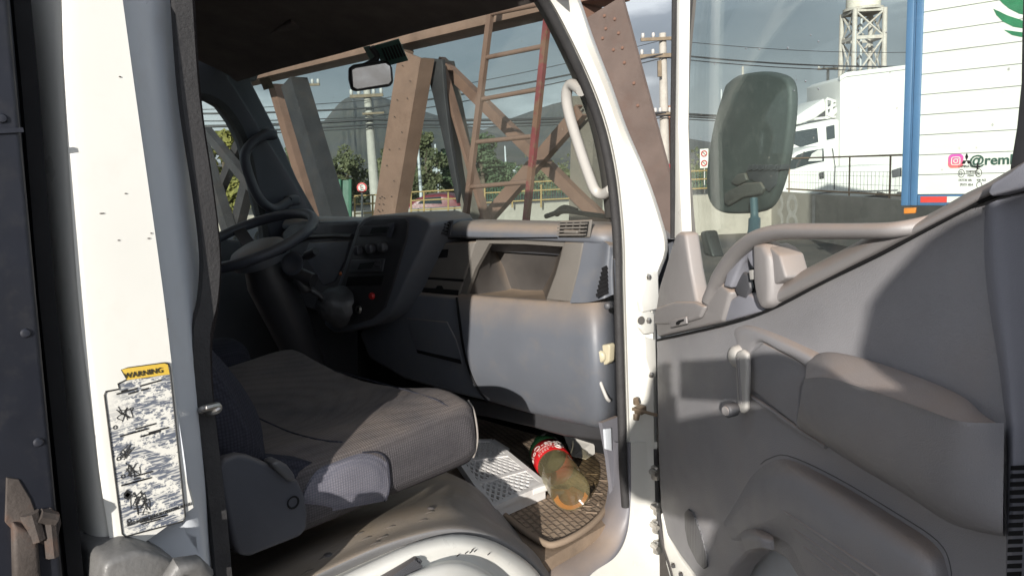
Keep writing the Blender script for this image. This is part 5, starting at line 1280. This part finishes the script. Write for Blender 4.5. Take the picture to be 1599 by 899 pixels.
# water tower
wt = thing('water_tower', gnd(1343, 40), 'white water tank on a tall braced steel tower', 'water tower')
DT = 40; tm = pm('tower_steel', (.42, .39, .35), .6, var=.15, stain=.4, scol=(.25, .13, .07), ss=2)
hw_ = 22/F0*DT; ctr = gnd(1343, DT)
def tl(sx, sy, py): z = onQ(1343, py, DT).z; k = 1+max(0, z-onQ(1343, 20, DT).z)*0; f = 1+.02*(onQ(1343, 20, DT).z-z)*.5; return Vector((ctr.x, ctr.y, z))+r0*sx*hw_*f+FH*sy*hw_*f
for sx in (-1, 1):
    for sy in (-1, 1): obj('tower_leg', cyl(Vector((tl(sx, sy, 260).x, tl(sx, sy, 260).y, 0)), tl(sx, sy, 18), .14, .12, 10), tm, wt, 60)
lv_ = [20, 62, 125, 200, 260]
for ya, yb in zip(lv_, lv_[1:]):
    bm = B()
    for s0_, s1_ in (((-1, -1), (1, -1)), ((1, -1), (1, 1)), ((1, 1), (-1, 1)), ((-1, 1), (-1, -1))):
        cyl(tl(*s0_, ya), tl(*s1_, yb), .05, n=6, bm=bm); cyl(tl(*s1_, ya), tl(*s0_, yb), .05, n=6, bm=bm); merge(bm, beam(tl(*s0_, ya), tl(*s1_, ya), .16, .10, (0, 0, 1)))
    obj('tower_bracing', bm, tm, wt, 40)
ztk = onQ(1343, 18, DT).z
tank = obj('tank', lathe([(0, 0), (1.0*hw_*1.05, 0), (hw_*1.1, .1), (hw_*1.1, 2.3), (hw_*.9, 2.6), (0, 2.9)], Vector((ctr.x, ctr.y, ztk+.15)), (0, 0, 1), 32), pm('tank_paint', (.66, .62, .55), .6, var=.06, stain=.4, scol=(.45, .25, .12), ss=1.2), wt, 40)
obj('tank_platform', lathe([(0, 0), (hw_*1.3, 0), (hw_*1.3, .12), (0, .12)], Vector((ctr.x, ctr.y, ztk)), (0, 0, 1), 24), tm, wt, 40)
orr = pm('orange_lettering', (.6, .22, .03))
obj('tank_emblem', tube([Vector((ctr.x, ctr.y, ztk+.75))-FH*(hw_*1.105)+r0*.25*math.cos(t)+Vector((0, 0, .22*math.sin(t))) for t in [i*.314 for i in range(17)]], .06, 6), orr, wt)
bm = B(); cyl(tl(-.9, -1.25, 400), tl(-1.0, -1.1, 20), .04, n=6, bm=bm); cyl(tl(-.1, 0, 260), tl(-.1, 0, 20), .06, n=8, bm=bm); obj('tower_pipe', bm, lampm, wt, 50)

# white trucks beyond the wall
DV = 19.5
whv = pm('white_truck_paint', (.60, .60, .575), .4, var=.03, vs=.6, stain=.12, scol=(.5, .45, .38), ss=1.2)
bt = thing('box_truck', gnd(1320, DV+1), 'white box truck with a broken roof fairing, beyond the concrete wall', 'truck')
def Q(pl, D): return [onQ(x, y, D) for x, y in pl]
obj('cargo_box', prism(Q([(1312, 124), (1322, 118), (1420, 106), (1420, 300), (1312, 300)], DV+.4), FH*2.2, .03), whv, bt, 40)
obj('box_trim', prism(Q([(1312, 119), (1322, 113), (1420, 101), (1420, 108), (1322, 120), (1312, 126)], DV+.36), FH*.1, .01), whv, bt, 40)
cabb = obj('cab', prism(Q([(1224, 240), (1230, 215), (1236, 200), (1260, 194), (1300, 186), (1312, 186), (1312, 300), (1215, 300), (1215, 262)], DV+.5), FH*2.0, .08), whv, bt, 50)
obj('cab_window', prism(Q([(1232, 222), (1238, 206), (1262, 202), (1276, 200), (1278, 222), (1250, 230)], DV+.49), FH*.012, 0), M['carglass'], bt)
obj('cab_window', prism(Q([(1290, 198), (1303, 195), (1304, 216), (1291, 219)], DV+.49), FH*.012, 0), M['carglass'], bt)
fg = [(1233, 196), (1240, 185), (1258, 172), (1276, 161), (1288, 153), (1291, 172), (1272, 186), (1250, 194)]
obj('roof_fairing', prism(Q(fg, DV+.6), FH*1.6, .05), whv, bt, 60)
bm = B()
for a_, b_ in (((1290, 154), (1309, 160)), ((1309, 160), (1308, 180)), ((1292, 170), (1308, 162)), ((1290, 155), (1291, 186)), ((1300, 158), (1296, 184)), ((1252, 188), (1309, 182))): cyl(onQ(*a_, DV+.7), onQ(*b_, DV+.7), .035, n=6, bm=bm)
merge(bm, prism(Q([(1291, 180), (1300, 172), (1309, 166), (1308, 175), (1299, 184)], DV+.62), FH*.3, .01))
obj('fairing_frame', bm, whv, bt, 50)
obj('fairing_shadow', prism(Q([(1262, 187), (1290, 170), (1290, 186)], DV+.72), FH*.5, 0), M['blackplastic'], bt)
pk = thing('pickup_truck', gnd(1270, DV-1.4), 'white pickup truck with a dark side window, behind the mesh railing', 'truck')
DP = DV-1.4
obj('body', prism(Q([(1168, 300), (1174, 286), (1200, 276), (1214, 268), (1228, 252), (1242, 238), (1262, 231), (1290, 227), (1300, 229), (1303, 262), (1402, 256), (1402, 303), (1168, 322)], DP), FH*1.7, .04), whv, pk, 50)
obj('window', prism(Q([(1222, 266), (1232, 254), (1245, 242), (1262, 236), (1286, 232), (1287, 252), (1262, 257), (1240, 264)], DP-.01), FH*.012, 0), M['carglass'], pk)
obj('window_post', beam(onQ(1244, 262, DP-.03), onQ(1256, 237, DP-.03), .03, .02, r0), M['blackplastic'], pk)
obj('mirror', prism(Q([(1208, 262), (1218, 258), (1222, 270), (1212, 274)], DP-.2), FH*.08, .02), M['blackplastic'], pk, 50)
obj('sill_line', tube(Q([(1180, 312), (1300, 300), (1402, 297)], DP-.03), .014, 5), M['darkgrey'], pk)
obj('seat', prism(Q([(1262, 252), (1268, 240), (1278, 234), (1284, 234), (1284, 251)], DP-.02), FH*.008, 0), pm('pale_seat', (.5, .5, .48)), pk)
obj('door_seam', tube(Q([(1300, 232), (1304, 260), (1303, 296)], DP-.012), .012, 5), M['darkgrey'], pk)
obj('door_handle', prism(Q([(1279, 270), (1287, 268), (1287, 279), (1280, 280)], DP-.02), FH*.03, .01), M['blackplastic'], pk, 40)
for x in (1205, 1370):
    w_ = obj('wheel', cyl(onQ(x, 322, DP-.03), onQ(x, 322, DP+.22), .34, n=22), M['rubber'], pk, 50); obj('rim', cyl(onQ(x, 322, DP-.04), onQ(x, 322, DP-.028), .2, n=18), M['steelmetal'], w_, 50)
# far small white truck
fv = thing('van', gnd(536, 55), 'small white van far off, left of the concrete pole', 'van')
obj('body', prism([onQ(x, y, 55) for x, y in [(526, 248), (547, 246), (549, 266), (525, 268)]], FH*3, .1), whv, fv, 50)
obj('windscreen', prism([onQ(x, y, 54.97) for x, y in [(528, 250), (534, 249.5), (534, 255), (528, 256)]], FH*.02), M['carglass'], fv)
# red digger-like machine by the yellow rail
rm = thing('red_machine', gnd(1049, 17.5), 'red machine with a white round lamp, beside the tall pole', 'machine')
obj('body', prism(Q([(1040, 300), (1043, 272), (1050, 256), (1066, 254), (1072, 300)], 17.5), FH*.6, .05), M['red'], rm, 50)
obj('lamp', lathe([(0, .05), (.10, .04), (.13, 0), (.13, -.1)], onQ(1050, 286, 17.4), -FH, 20), M['palegrey'], rm, 50)
bm = B()
for x, y in ((1028, 290), (1024, 282), (1032, 297)): tube([onQ(x, y, 17.2)+r0*.09*math.cos(t)+Vector((0, 0, .09*math.sin(t))) for t in [i*.5236 for i in range(12)]], .02, 5, bm, closed=True)
obj('hose', bm, M['rubber'], rm)
# green site panel
gp = thing('green_hoarding', gnd(530, 14.2), 'green sheet hoarding beside the round road sign', 'hoarding')
gsm = pm('green_sheet', (.03, .10, .06), .5, var=.15)
obj('sheet', prism(Q([(500, 284), (546, 281), (550, 345), (505, 350)], 14.2), FH*.03, 0), gsm, gp)
for x in (515, 531, 547): obj('hoarding_post', cyl(onQ(x, 350, 14.16), onQ(x, 280, 14.16), .03, n=8), gsm, gp, 60)
# far sheds along the road
shm = pm('shed_wall', (.34, .36, .36), .7, var=.1)
for (x0, y0, x1, y1, D, lab, mm_) in ((640, 262, 700, 300, 60, 'low grey shed behind the trees', shm), (770, 262, 880, 292, 70, 'long pale shed with a blue grey roof behind the ladder', pm('blue_shed', (.16, .22, .27), .6)), (985, 245, 1060, 270, 80, 'low dark shed behind the red machine', shm)):
    s_ = thing('shed', gnd((x0+x1)/2, D), lab, 'shed')
    obj('wall', prism([onQ(x0, y1+20, D), onQ(x1, y1+20, D), onQ(x1, y0+6, D), onQ(x0, y0+6, D)], FH*8, 0), mm_, s_)
    obj('roof', prism([onQ(x0-2, y0+6, D-.3), onQ(x1+2, y0+6, D-.3), onQ(x1, y0, D+4), onQ(x0, y0, D+4)], Vector((0, 0, .15)), 0), shm, s_)

# the blue and white lorry body close by
YB = 8.8
lo0 = onY(1408, 321, YB); blue = pm('blue_frame_paint', (.06, .145, .28), .45, var=.1, vs=1.5, stain=.3, scol=(.03, .06, .11), ss=3)
lx = thing('lorry', (lo0.x+2, YB+1, 0), 'lorry with a white planked box in a blue frame, close behind the door window', 'lorry')
xa = lo0.x; xb = xa+5.2; zb_ = onY(1436, 304, YB).z; zt_ = 3.25; x_in = onY(1436, 200, YB).x
wpl = pm('white_planks', (.66, .65, .61), .45, var=.04, vs=1, stain=.14, scol=(.42, .37, .28), ss=1.8, streak=(1, 1, 4))
bm = B(); nb = 10; hz = .205
for k in range(16):
    z0 = zb_+k*hz
    if z0 > zt_: break
    merge(bm, box((x_in-.01, YB+.012, z0+.002), (xb, YB+.05, min(z0+hz-.002, zt_)), .003, 1))
merge(bm, box((x_in-.01, YB+.035, zb_), (xb, YB+.06, zt_)))
side = obj('planked_side', bm, wpl, lx, 40)
bm = box((xa, YB-.03, lo0.z), (xa+.07, YB+.10, zt_), .008); merge(bm, box((xa+.085, YB-.01, lo0.z+.0), (x_in, YB+.10, zt_), .008)); merge(bm, box((xa+.06, YB+.01, lo0.z), (xa+.1, YB+.1, zt_)))
obj('corner_frame', bm, blue, lx, 40)
obj('end_wall', box((xa-.002, YB+.11, lo0.z), (xa+.05, YB+1.9, zt_), .01), blue, lx, 40)
rl = obj('bottom_rail', box((x_in+.002, YB-.005, lo0.z), (xb, YB+.1, zb_-.004), .008), blue, lx, 40)
obj('roof_rail', box((xa, YB-.01, zt_+.002), (xb, YB+1.9, zt_+.12), .01), blue, lx, 40)
ra, rb_, rc2 = onY(1438, 307, YB), onY(1479, 306, YB), onY(1500, 316, YB)
bm = box((ra.x, YB-.010, rc2.z), (rb_.x, YB-.006, ra.z)); obj('reflector_strip', bm, pm('red_reflector', (.62, .05, .04), .35), rl)
obj('reflector_strip', box((rb_.x+.002, YB-.010, rc2.z), (rb_.x+.22, YB-.006, ra.z)), M['paper'], rl)
obj('marker_lamp', prism([onY(x, y, YB+.05) for x, y in [(1411, 325), (1430, 324), (1429, 333), (1411, 334)]], (0, .04, 0), .006), pm('amber_lens', (.60, .20, .03), .3), lx, 40)
obj('chassis', box((xa+.3, YB+.3, .55), (xb, YB+1.7, lo0.z-.03), .03), M['black'], lx, 40)
obj('latch', prism([onY(x, y, YB-.05) for x, y in [(1392, 266), (1405, 262), (1405, 276), (1393, 278)]], (0, .06, 0), .004), M['darkgrey'], lx, 40)
for X in (xa+.9, xa+3.9):
    w_ = obj('wheel', cyl((X, YB+.15, .45), (X, YB+.5, .45), .45, n=24), M['rubber'], lx, 40); obj('rim', cyl((X, YB+.13, .45), (X, YB+.152, .45), .24, n=20), M['steelmetal'], w_, 40)
dgn = pm('dark_green_lettering', (.03, .075, .055), .5)
sgap = (onY(1600, 250, YB)-onY(1500, 255, YB)).length/100
hpx = sgap
t0 = onY(1513, 258, YB-.0)
obj('lettering', textbm('@reml', 24*hpx, Vector((t0.x, YB+.008, t0.z)), (1, 0, 0), (0, 0, 1), .002, xs=1.0, bold=.003), dgn, side)
# photo-network icon : pink rounded square with a camera glyph
im, nt, p = nodes('pink_icon'); tc = nd(nt, 'ShaderNodeTexCoord'); sp = nd(nt, 'ShaderNodeSeparateXYZ'); nt.links.new(tc.outputs['Object'], sp.inputs[0])
c = ramp(nt, mult(nt, mult(nt, sp.outputs[2], 4, 'MULTIPLY'), .5, 'ADD'), .15, .85, (.75, .16, .08), (.50, .05, .42)); nt.links.new(c, p.inputs['Base Color'])
ic = onY(1492, 251.5, YB); rI = 12.5*hpx
def rrect(c_, hx, hz_, r, y, n=5):
    o_ = []
    for sx, sz, a0 in ((1, 1, 0), (-1, 1, 90), (-1, -1, 180), (1, -1, 270)):
        for k in range(n+1):
            t = R(a0+90*k/n); o_.append(Vector((c_.x+sx*(hx-r)+r*math.cos(t), y, c_.z+sz*(hz_-r)+r*math.sin(t))))
    return o_
icon = obj('icon_plate', prism(rrect(ic, rI, rI, rI*.55, YB+.006), (0, .006, 0)), im, side)
bm = tube(rrect(ic, rI*.56, rI*.56, rI*.25, YB+.004), rI*.075, 6, closed=True)
tube([Vector((ic.x+rI*.27*math.cos(t), YB+.004, ic.z+rI*.27*math.sin(t))) for t in [i*.314 for i in range(20)]], rI*.075, 6, bm, closed=True)
lathe([(0, 0), (rI*.08, 0)], Vector((ic.x+rI*.33, YB+.0, ic.z+rI*.33)), (0, -1, 0), 8, bm)
obj('icon_glyph', bm, M['paper'], icon)
# green leaf motif
lg = pm('leaf_green', (.02, .16, .07), .5, var=.25, vs=6)
def leaf(pl): return prism([onY(x, y, YB+.008) for x, y in pl], (0, .004, 0))
bm = leaf([(1557, -4), (1566, 6), (1576, 14), (1592, 22), (1606, 24), (1606, 5), (1590, -4), (1572, -14)]); merge(bm, leaf([(1551, 14), (1556, 24), (1566, 34), (1582, 42), (1606, 46), (1606, 36), (1590, 30), (1572, 24), (1560, 18)])); merge(bm, leaf([(1568, 47), (1580, 55), (1594, 58), (1608, 58), (1608, 52), (1590, 50)]))
obj('leaf_motif', bm, lg, side)

# ------------------------------------------------------------------ trees
def leafmat(name, a, b):
    m, nt, p = nodes(name); tc = nd(nt, 'ShaderNodeTexCoord'); n1 = noise(nt, tc.outputs['Object'], .9, 4); oi = nd(nt, 'ShaderNodeNewGeometry')
    c = mixc(nt, ramp(nt, mult(nt, n1, mult(nt, oi.outputs['Random Per Island'], .35), 'ADD'), .45, .85), a, b); nt.links.new(c, p.inputs['Base Color'])
    p.inputs['Roughness'].default_value = .7; p.inputs['Specular IOR Level'].default_value = .2; return m
LM = [leafmat('olive_leaves', (.055, .065, .032), (.13, .135, .07)), leafmat('green_leaves', (.03, .055, .03), (.085, .115, .06)), leafmat('yellow_green_leaves', (.08, .085, .02), (.19, .18, .05))]
bark = pm('bark', (.11, .085, .06), .9, var=.25, bump=.5, bs=30)
def tree(px, D, ytop, wpx, ybot, mi, label, seed, n=4200, ls=.16):
    random.seed(seed); g0 = gnd(px, D); zt = onQ(px, ytop, D).z; zb = max(.25, onQ(px, ybot, D).z); w = wpx/F0*D/2
    o = thing('tree', g0, label, 'tree', 'trees along the road')
    bm = B(); H_ = zt
    tube([g0, g0+Vector((.05, 0, H_*.35)), g0+Vector((-.03, .04, H_*.7))], [.03*H_+.04, .02*H_+.03, .03], 8, bm)
    for k in range(7):
        a_ = random.uniform(0, 6.28); s = g0+Vector((0, 0, H_*random.uniform(.2, .6))); e = s+Vector((math.cos(a_)*w*.7, math.sin(a_)*w*.7, H_*.22)); tube([s, s.lerp(e, .5)+Vector((0, 0, .1)), e], [.05, .035, .015], 6, bm)
    obj('trunk', bm, bark, o, 60)
    cl = []
    for k in range(26):
        while True:
            u = Vector((random.uniform(-1, 1), random.uniform(-1, 1), random.uniform(-1, 1)))
            if u.length < 1: break
        zc = zb+(zt-zb)*(.5+.48*u.z); f = math.sqrt(max(.12, 1-abs((zc-zb)/(zt-zb)-.4)**2*2.2))
        cl.append((g0+Vector((u.x*w*.85*f, u.y*w*.85*f, zc)), random.uniform(.22, .42)*min(w, (zt-zb)*.6)))
    bm = B()
    for k in range(n):
        c_, r_ = random.choice(cl); v = Vector((random.gauss(0, 1), random.gauss(0, 1), random.gauss(0, 1))).normalized()*r_*random.uniform(.55, 1.08)
        q = c_+v; q.z = max(.05, q.z); a_ = Vector((random.uniform(-1, 1), random.uniform(-1, 1), random.uniform(-1, 1))).normalized(); b_ = a_.orthogonal().normalized(); s = ls*random.uniform(.6, 1.3)
        bm.faces.new([bm.verts.new(q-a_*s*.5), bm.verts.new(q+b_*s*.28), bm.verts.new(q+a_*s*.5), bm.verts.new(q-b_*s*.28)])
    obj('crown', bm, LM[mi], o, recalc=False)
for a_ in ((350, 20, 195, 90, 330, 2, 'yellow-green tree beyond the driver window', 1, 3000, .2), (290, 26, 215, 110, 330, 2, 'yellow-green tree at the very edge of the driver window', 21, 2500, .22), (480, 34, 205, 70, 310, 0, 'olive tree behind the thin wooden pole', 2), (535, 40, 232, 75, 310, 0, 'low olive tree left of the concrete pole', 3), (612, 38, 226, 60, 305, 0, 'olive tree behind the broad tan post', 9),
            (665, 34, 205, 60, 312, 0, 'olive tree beside the thin white post', 4), (702, 36, 232, 60, 312, 1, 'low green tree behind the dark brace', 5), (752, 30, 200, 74, 312, 1, 'deep green tree behind the ladder rail', 6, 4600, .15), (800, 40, 258, 80, 300, 1, 'low bushy tree between the ladder rails', 7), (860, 46, 255, 70, 296, 0, 'low olive tree right of the red ladder rail', 8), (425, 30, 232, 60, 320, 0, 'olive tree behind the far windscreen pillar', 10)):
    tree(*a_)
# low scrub on the far side, one mass
random.seed(31); bm = B()
for k in range(9000):
    px = random.uniform(250, 1230); D = random.uniform(38, 60); g0 = gnd(px, D); h = abs(random.gauss(0, .7))
    q = g0+Vector((0, 0, h)); a_ = Vector((random.uniform(-1, 1), random.uniform(-1, 1), random.uniform(-1, 1))).normalized(); b_ = a_.orthogonal().normalized(); s = random.uniform(.15, .4)
    bm.faces.new([bm.verts.new(q-a_*s*.5), bm.verts.new(q+b_*s*.3), bm.verts.new(q+a_*s*.5), bm.verts.new(q-b_*s*.3)])
sb = obj('scrub', bm, LM[0], recalc=False); tag(sb, 'low olive scrub beyond the road', 'scrub', kind='stuff')

# ------------------------------------------------------------------ the photographer, standing outside the door behind the viewpoint
def skin_figure(name, V, E, root, m, parent=None, sub=2):
    me = bpy.data.meshes.new(name); me.from_pydata([v[0] for v in V], E, []); o = bpy.data.objects.new(name, me); COL.objects.link(o)
    sk_ = o.modifiers.new('skin', 'SKIN'); sk_.use_smooth_shade = True
    for i, v in enumerate(V):
        r = v[1]; me.skin_vertices[0].data[i].radius = r if isinstance(r, tuple) else (r, r)
    me.skin_vertices[0].data[root].use_root = True
    s = o.modifiers.new('sub', 'SUBSURF'); s.levels = sub; s.render_levels = sub
    dg = bpy.context.evaluated_depsgraph_get(); dg.update(); m2 = bpy.data.meshes.new_from_object(o.evaluated_get(dg))
    bm = B(); bm.from_mesh(m2); bpy.data.objects.remove(o); bpy.data.meshes.remove(me); bpy.data.meshes.remove(m2)
    return bm
PB = Vector((1.38, -.25, 0)); fx = Vector((FH.x, FH.y, 0)); rx = Vector((r0.x, r0.y, 0))
def L3(f, r, z): return PB+fx*f+rx*r+Vector((0, 0, z))
hand = CAM-fwd*.02
V = [(L3(0, -.05, 1.0), (.27, .14)), (L3(.01, -.06, 1.24), (.26, .14)), (L3(.02, .02, 1.50), (.19, .13)), (L3(.03, .07, 1.64), (.09, .09)), (L3(.05, .09, 1.70), (.07, .07)), (L3(.06, .11, 1.77), (.09, .10)), (L3(.05, .11, 1.85), (.08, .09)),
     (L3(0, -.10, .94), .11), (L3(.03, -.12, .52), .066), (L3(0, -.14, .09), .05), (L3(.14, -.15, .05), .04),
     (L3(0, .10, .94), .11), (L3(.03, .12, .52), .066), (L3(0, .14, .09), .05), (L3(.14, .15, .05), .04),
     (L3(.02, -.12, 1.62), .12), (L3(.14, -.31, 1.50), .10), (hand-rx*.085-fx*.10+Vector((0, 0, -.02)), .036), (hand-rx*.075-fx*.03, (.03, .018)),
     (L3(.02, .22, 1.64), .09), (L3(.10, .36, 1.62), .065), (hand+rx*.15-fx*.10+Vector((0, 0, -.02)), .036), (hand+rx*.14-fx*.03, (.03, .018))]
E = [(0, 1), (1, 2), (2, 3), (3, 4), (4, 5), (5, 6), (0, 7), (7, 8), (8, 9), (9, 10), (0, 11), (11, 12), (12, 13), (13, 14), (2, 15), (15, 16), (16, 17), (17, 18), (2, 19), (19, 20), (20, 21), (21, 22)]
for hi, sgn in ((18, -1), (22, 1)):
    h0 = V[hi][0]
    for k in range(4):
        a_ = h0+Vector((0, 0, .028-.018*k))+fx*.01; b_ = a_+fx*.028-rx*sgn*.012; c_ = b_+fx*.006-rx*sgn*.03
        n0 = len(V); V += [(a_, .010), (b_, .009), (c_, .008)]; E += [(hi, n0), (n0, n0+1), (n0+1, n0+2)]
    n0 = len(V); V += [(h0-fx*.005+Vector((0, 0, -.03))-rx*sgn*.012, .011), (h0-fx*.002+Vector((0, 0, -.026))-rx*sgn*.04, .009)]; E += [(hi, n0), (n0, n0+1)]
# one raised finger of the free hand side
bm = skin_figure('person', V, E, 0, None)
cloth = pm('dark_jacket_cloth', (.05, .055, .07), .9, var=.1); 
ps_ = obj('person', bm, cloth, None, 80); tag(ps_, 'person in dark clothes standing beside the open door holding up a phone in both hands', 'person')
hr = lathe([(0, .125), (.06, .12), (.10, .095), (.128, .04), (.132, -.03), (.11, -.07)], L3(.02, .12, 1.785), (-.25*fx.x, -.25*fx.y, 1), 20)
obj('hair', hr, pm('dark_hair', (.02, .015, .012), .7), ps_, 80)
ph = obj('phone', obox(CAM-fwd*.016+rt*.058, rt, up, fwd, .155, .075, .008, .003), M['blackplastic']); tag(ph, 'black phone held up in both hands', 'phone')

# ------------------------------------------------------------------ air
hzm = bpy.data.materials.new('pale_air'); hzm.use_nodes = True; hn = hzm.node_tree
for n_ in list(hn.nodes):
    if n_.type != 'OUTPUT_MATERIAL': hn.nodes.remove(n_)
pv = nd(hn, 'ShaderNodeVolumePrincipled'); pv.inputs['Color'].default_value = (.80, .84, .90, 1); pv.inputs['Density'].default_value = 1.7e-4; pv.inputs['Anisotropy'].default_value = .2
hn.links.new(pv.outputs[0], [n_ for n_ in hn.nodes if n_.type == 'OUTPUT_MATERIAL'][0].inputs['Volume'])
hz_ = obj('haze', box((-6500, -6500, -1.5), (6500, 6500, 330), 0), hzm); tag(hz_, 'thin pale haze over the valley', 'haze', kind='stuff')
# ------------------------------------------------------------------ light
EL = 16.0; SH = Vector((.53, -.848, 0)).normalized(); SD = Vector((SH.x*math.cos(R(EL)), SH.y*math.cos(R(EL)), math.sin(R(EL))))
sl_ = bpy.data.lights.new('sun', 'SUN'); sl_.energy = 5.0; sl_.angle = R(.53); sl_.color = (1, .945, .87)
so = bpy.data.objects.new('sun', sl_); COL.objects.link(so); so.rotation_euler = SD.to_track_quat('Z', 'Y').to_euler(); so.location = (3, -6, 8)
w = bpy.data.worlds.new('World'); scene.world = w; w.use_nodes = True; nt = w.node_tree; L = nt.links
bg = nt.nodes['Background']; sky = nd(nt, 'ShaderNodeTexSky'); sky.sky_type = 'NISHITA'; sky.sun_disc = False; sky.sun_elevation = R(EL); sky.sun_rotation = math.atan2(SH.x, SH.y)
L.new(sky.outputs[0], bg.inputs[0]); bg.inputs[1].default_value = .10
tc = nd(nt, 'ShaderNodeTexCoord'); mp = nd(nt, 'ShaderNodeMapping'); mp.inputs['Scale'].default_value = (1, 1, 3.2); L.new(tc.outputs['Generated'], mp.inputs[0])
n1 = noise(nt, mp.outputs[0], 3.6, 6, .5)
cr = nt.nodes.new('ShaderNodeValToRGB'); L.new(n1, cr.inputs[0]); e = cr.color_ramp.elements
e[0].position = .36; e[0].color = (.085, .098, .125, 1); e[1].position = .61; e[1].color = (.50, .52, .55, 1)
e2 = cr.color_ramp.elements.new(.52); e2.color = (.16, .175, .205, 1)
bg2 = nd(nt, 'ShaderNodeBackground'); bg2.inputs[1].default_value = 1.0
dt_ = nd(nt, 'ShaderNodeVectorMath', operation='DOT_PRODUCT'); L.new(tc.outputs['Generated'], dt_.inputs[0]); dt_.inputs[1].default_value = (SH.x, SH.y, .25)
L.new(mult(nt, mult(nt, ramp(nt, dt_.outputs['Value'], .0, .8), 1.5), 1.0, 'ADD'), bg2.inputs[1])   # clouds towards the sun, out of view, brightened as added fill for the shade
L.new(cr.outputs[0], bg2.inputs[0])
mxs = nd(nt, 'ShaderNodeMixShader'); mxs.inputs[0].default_value = .88; L.new(bg.outputs[0], mxs.inputs[1]); L.new(bg2.outputs[0], mxs.inputs[2]); L.new(mxs.outputs[0], nt.nodes['World Output'].inputs[0])
scene.view_settings.view_transform = 'Standard'; scene.view_settings.look = 'None'; scene.view_settings.gamma = 1; scene.view_settings.exposure = .80
scene.render.engine = 'CYCLES'
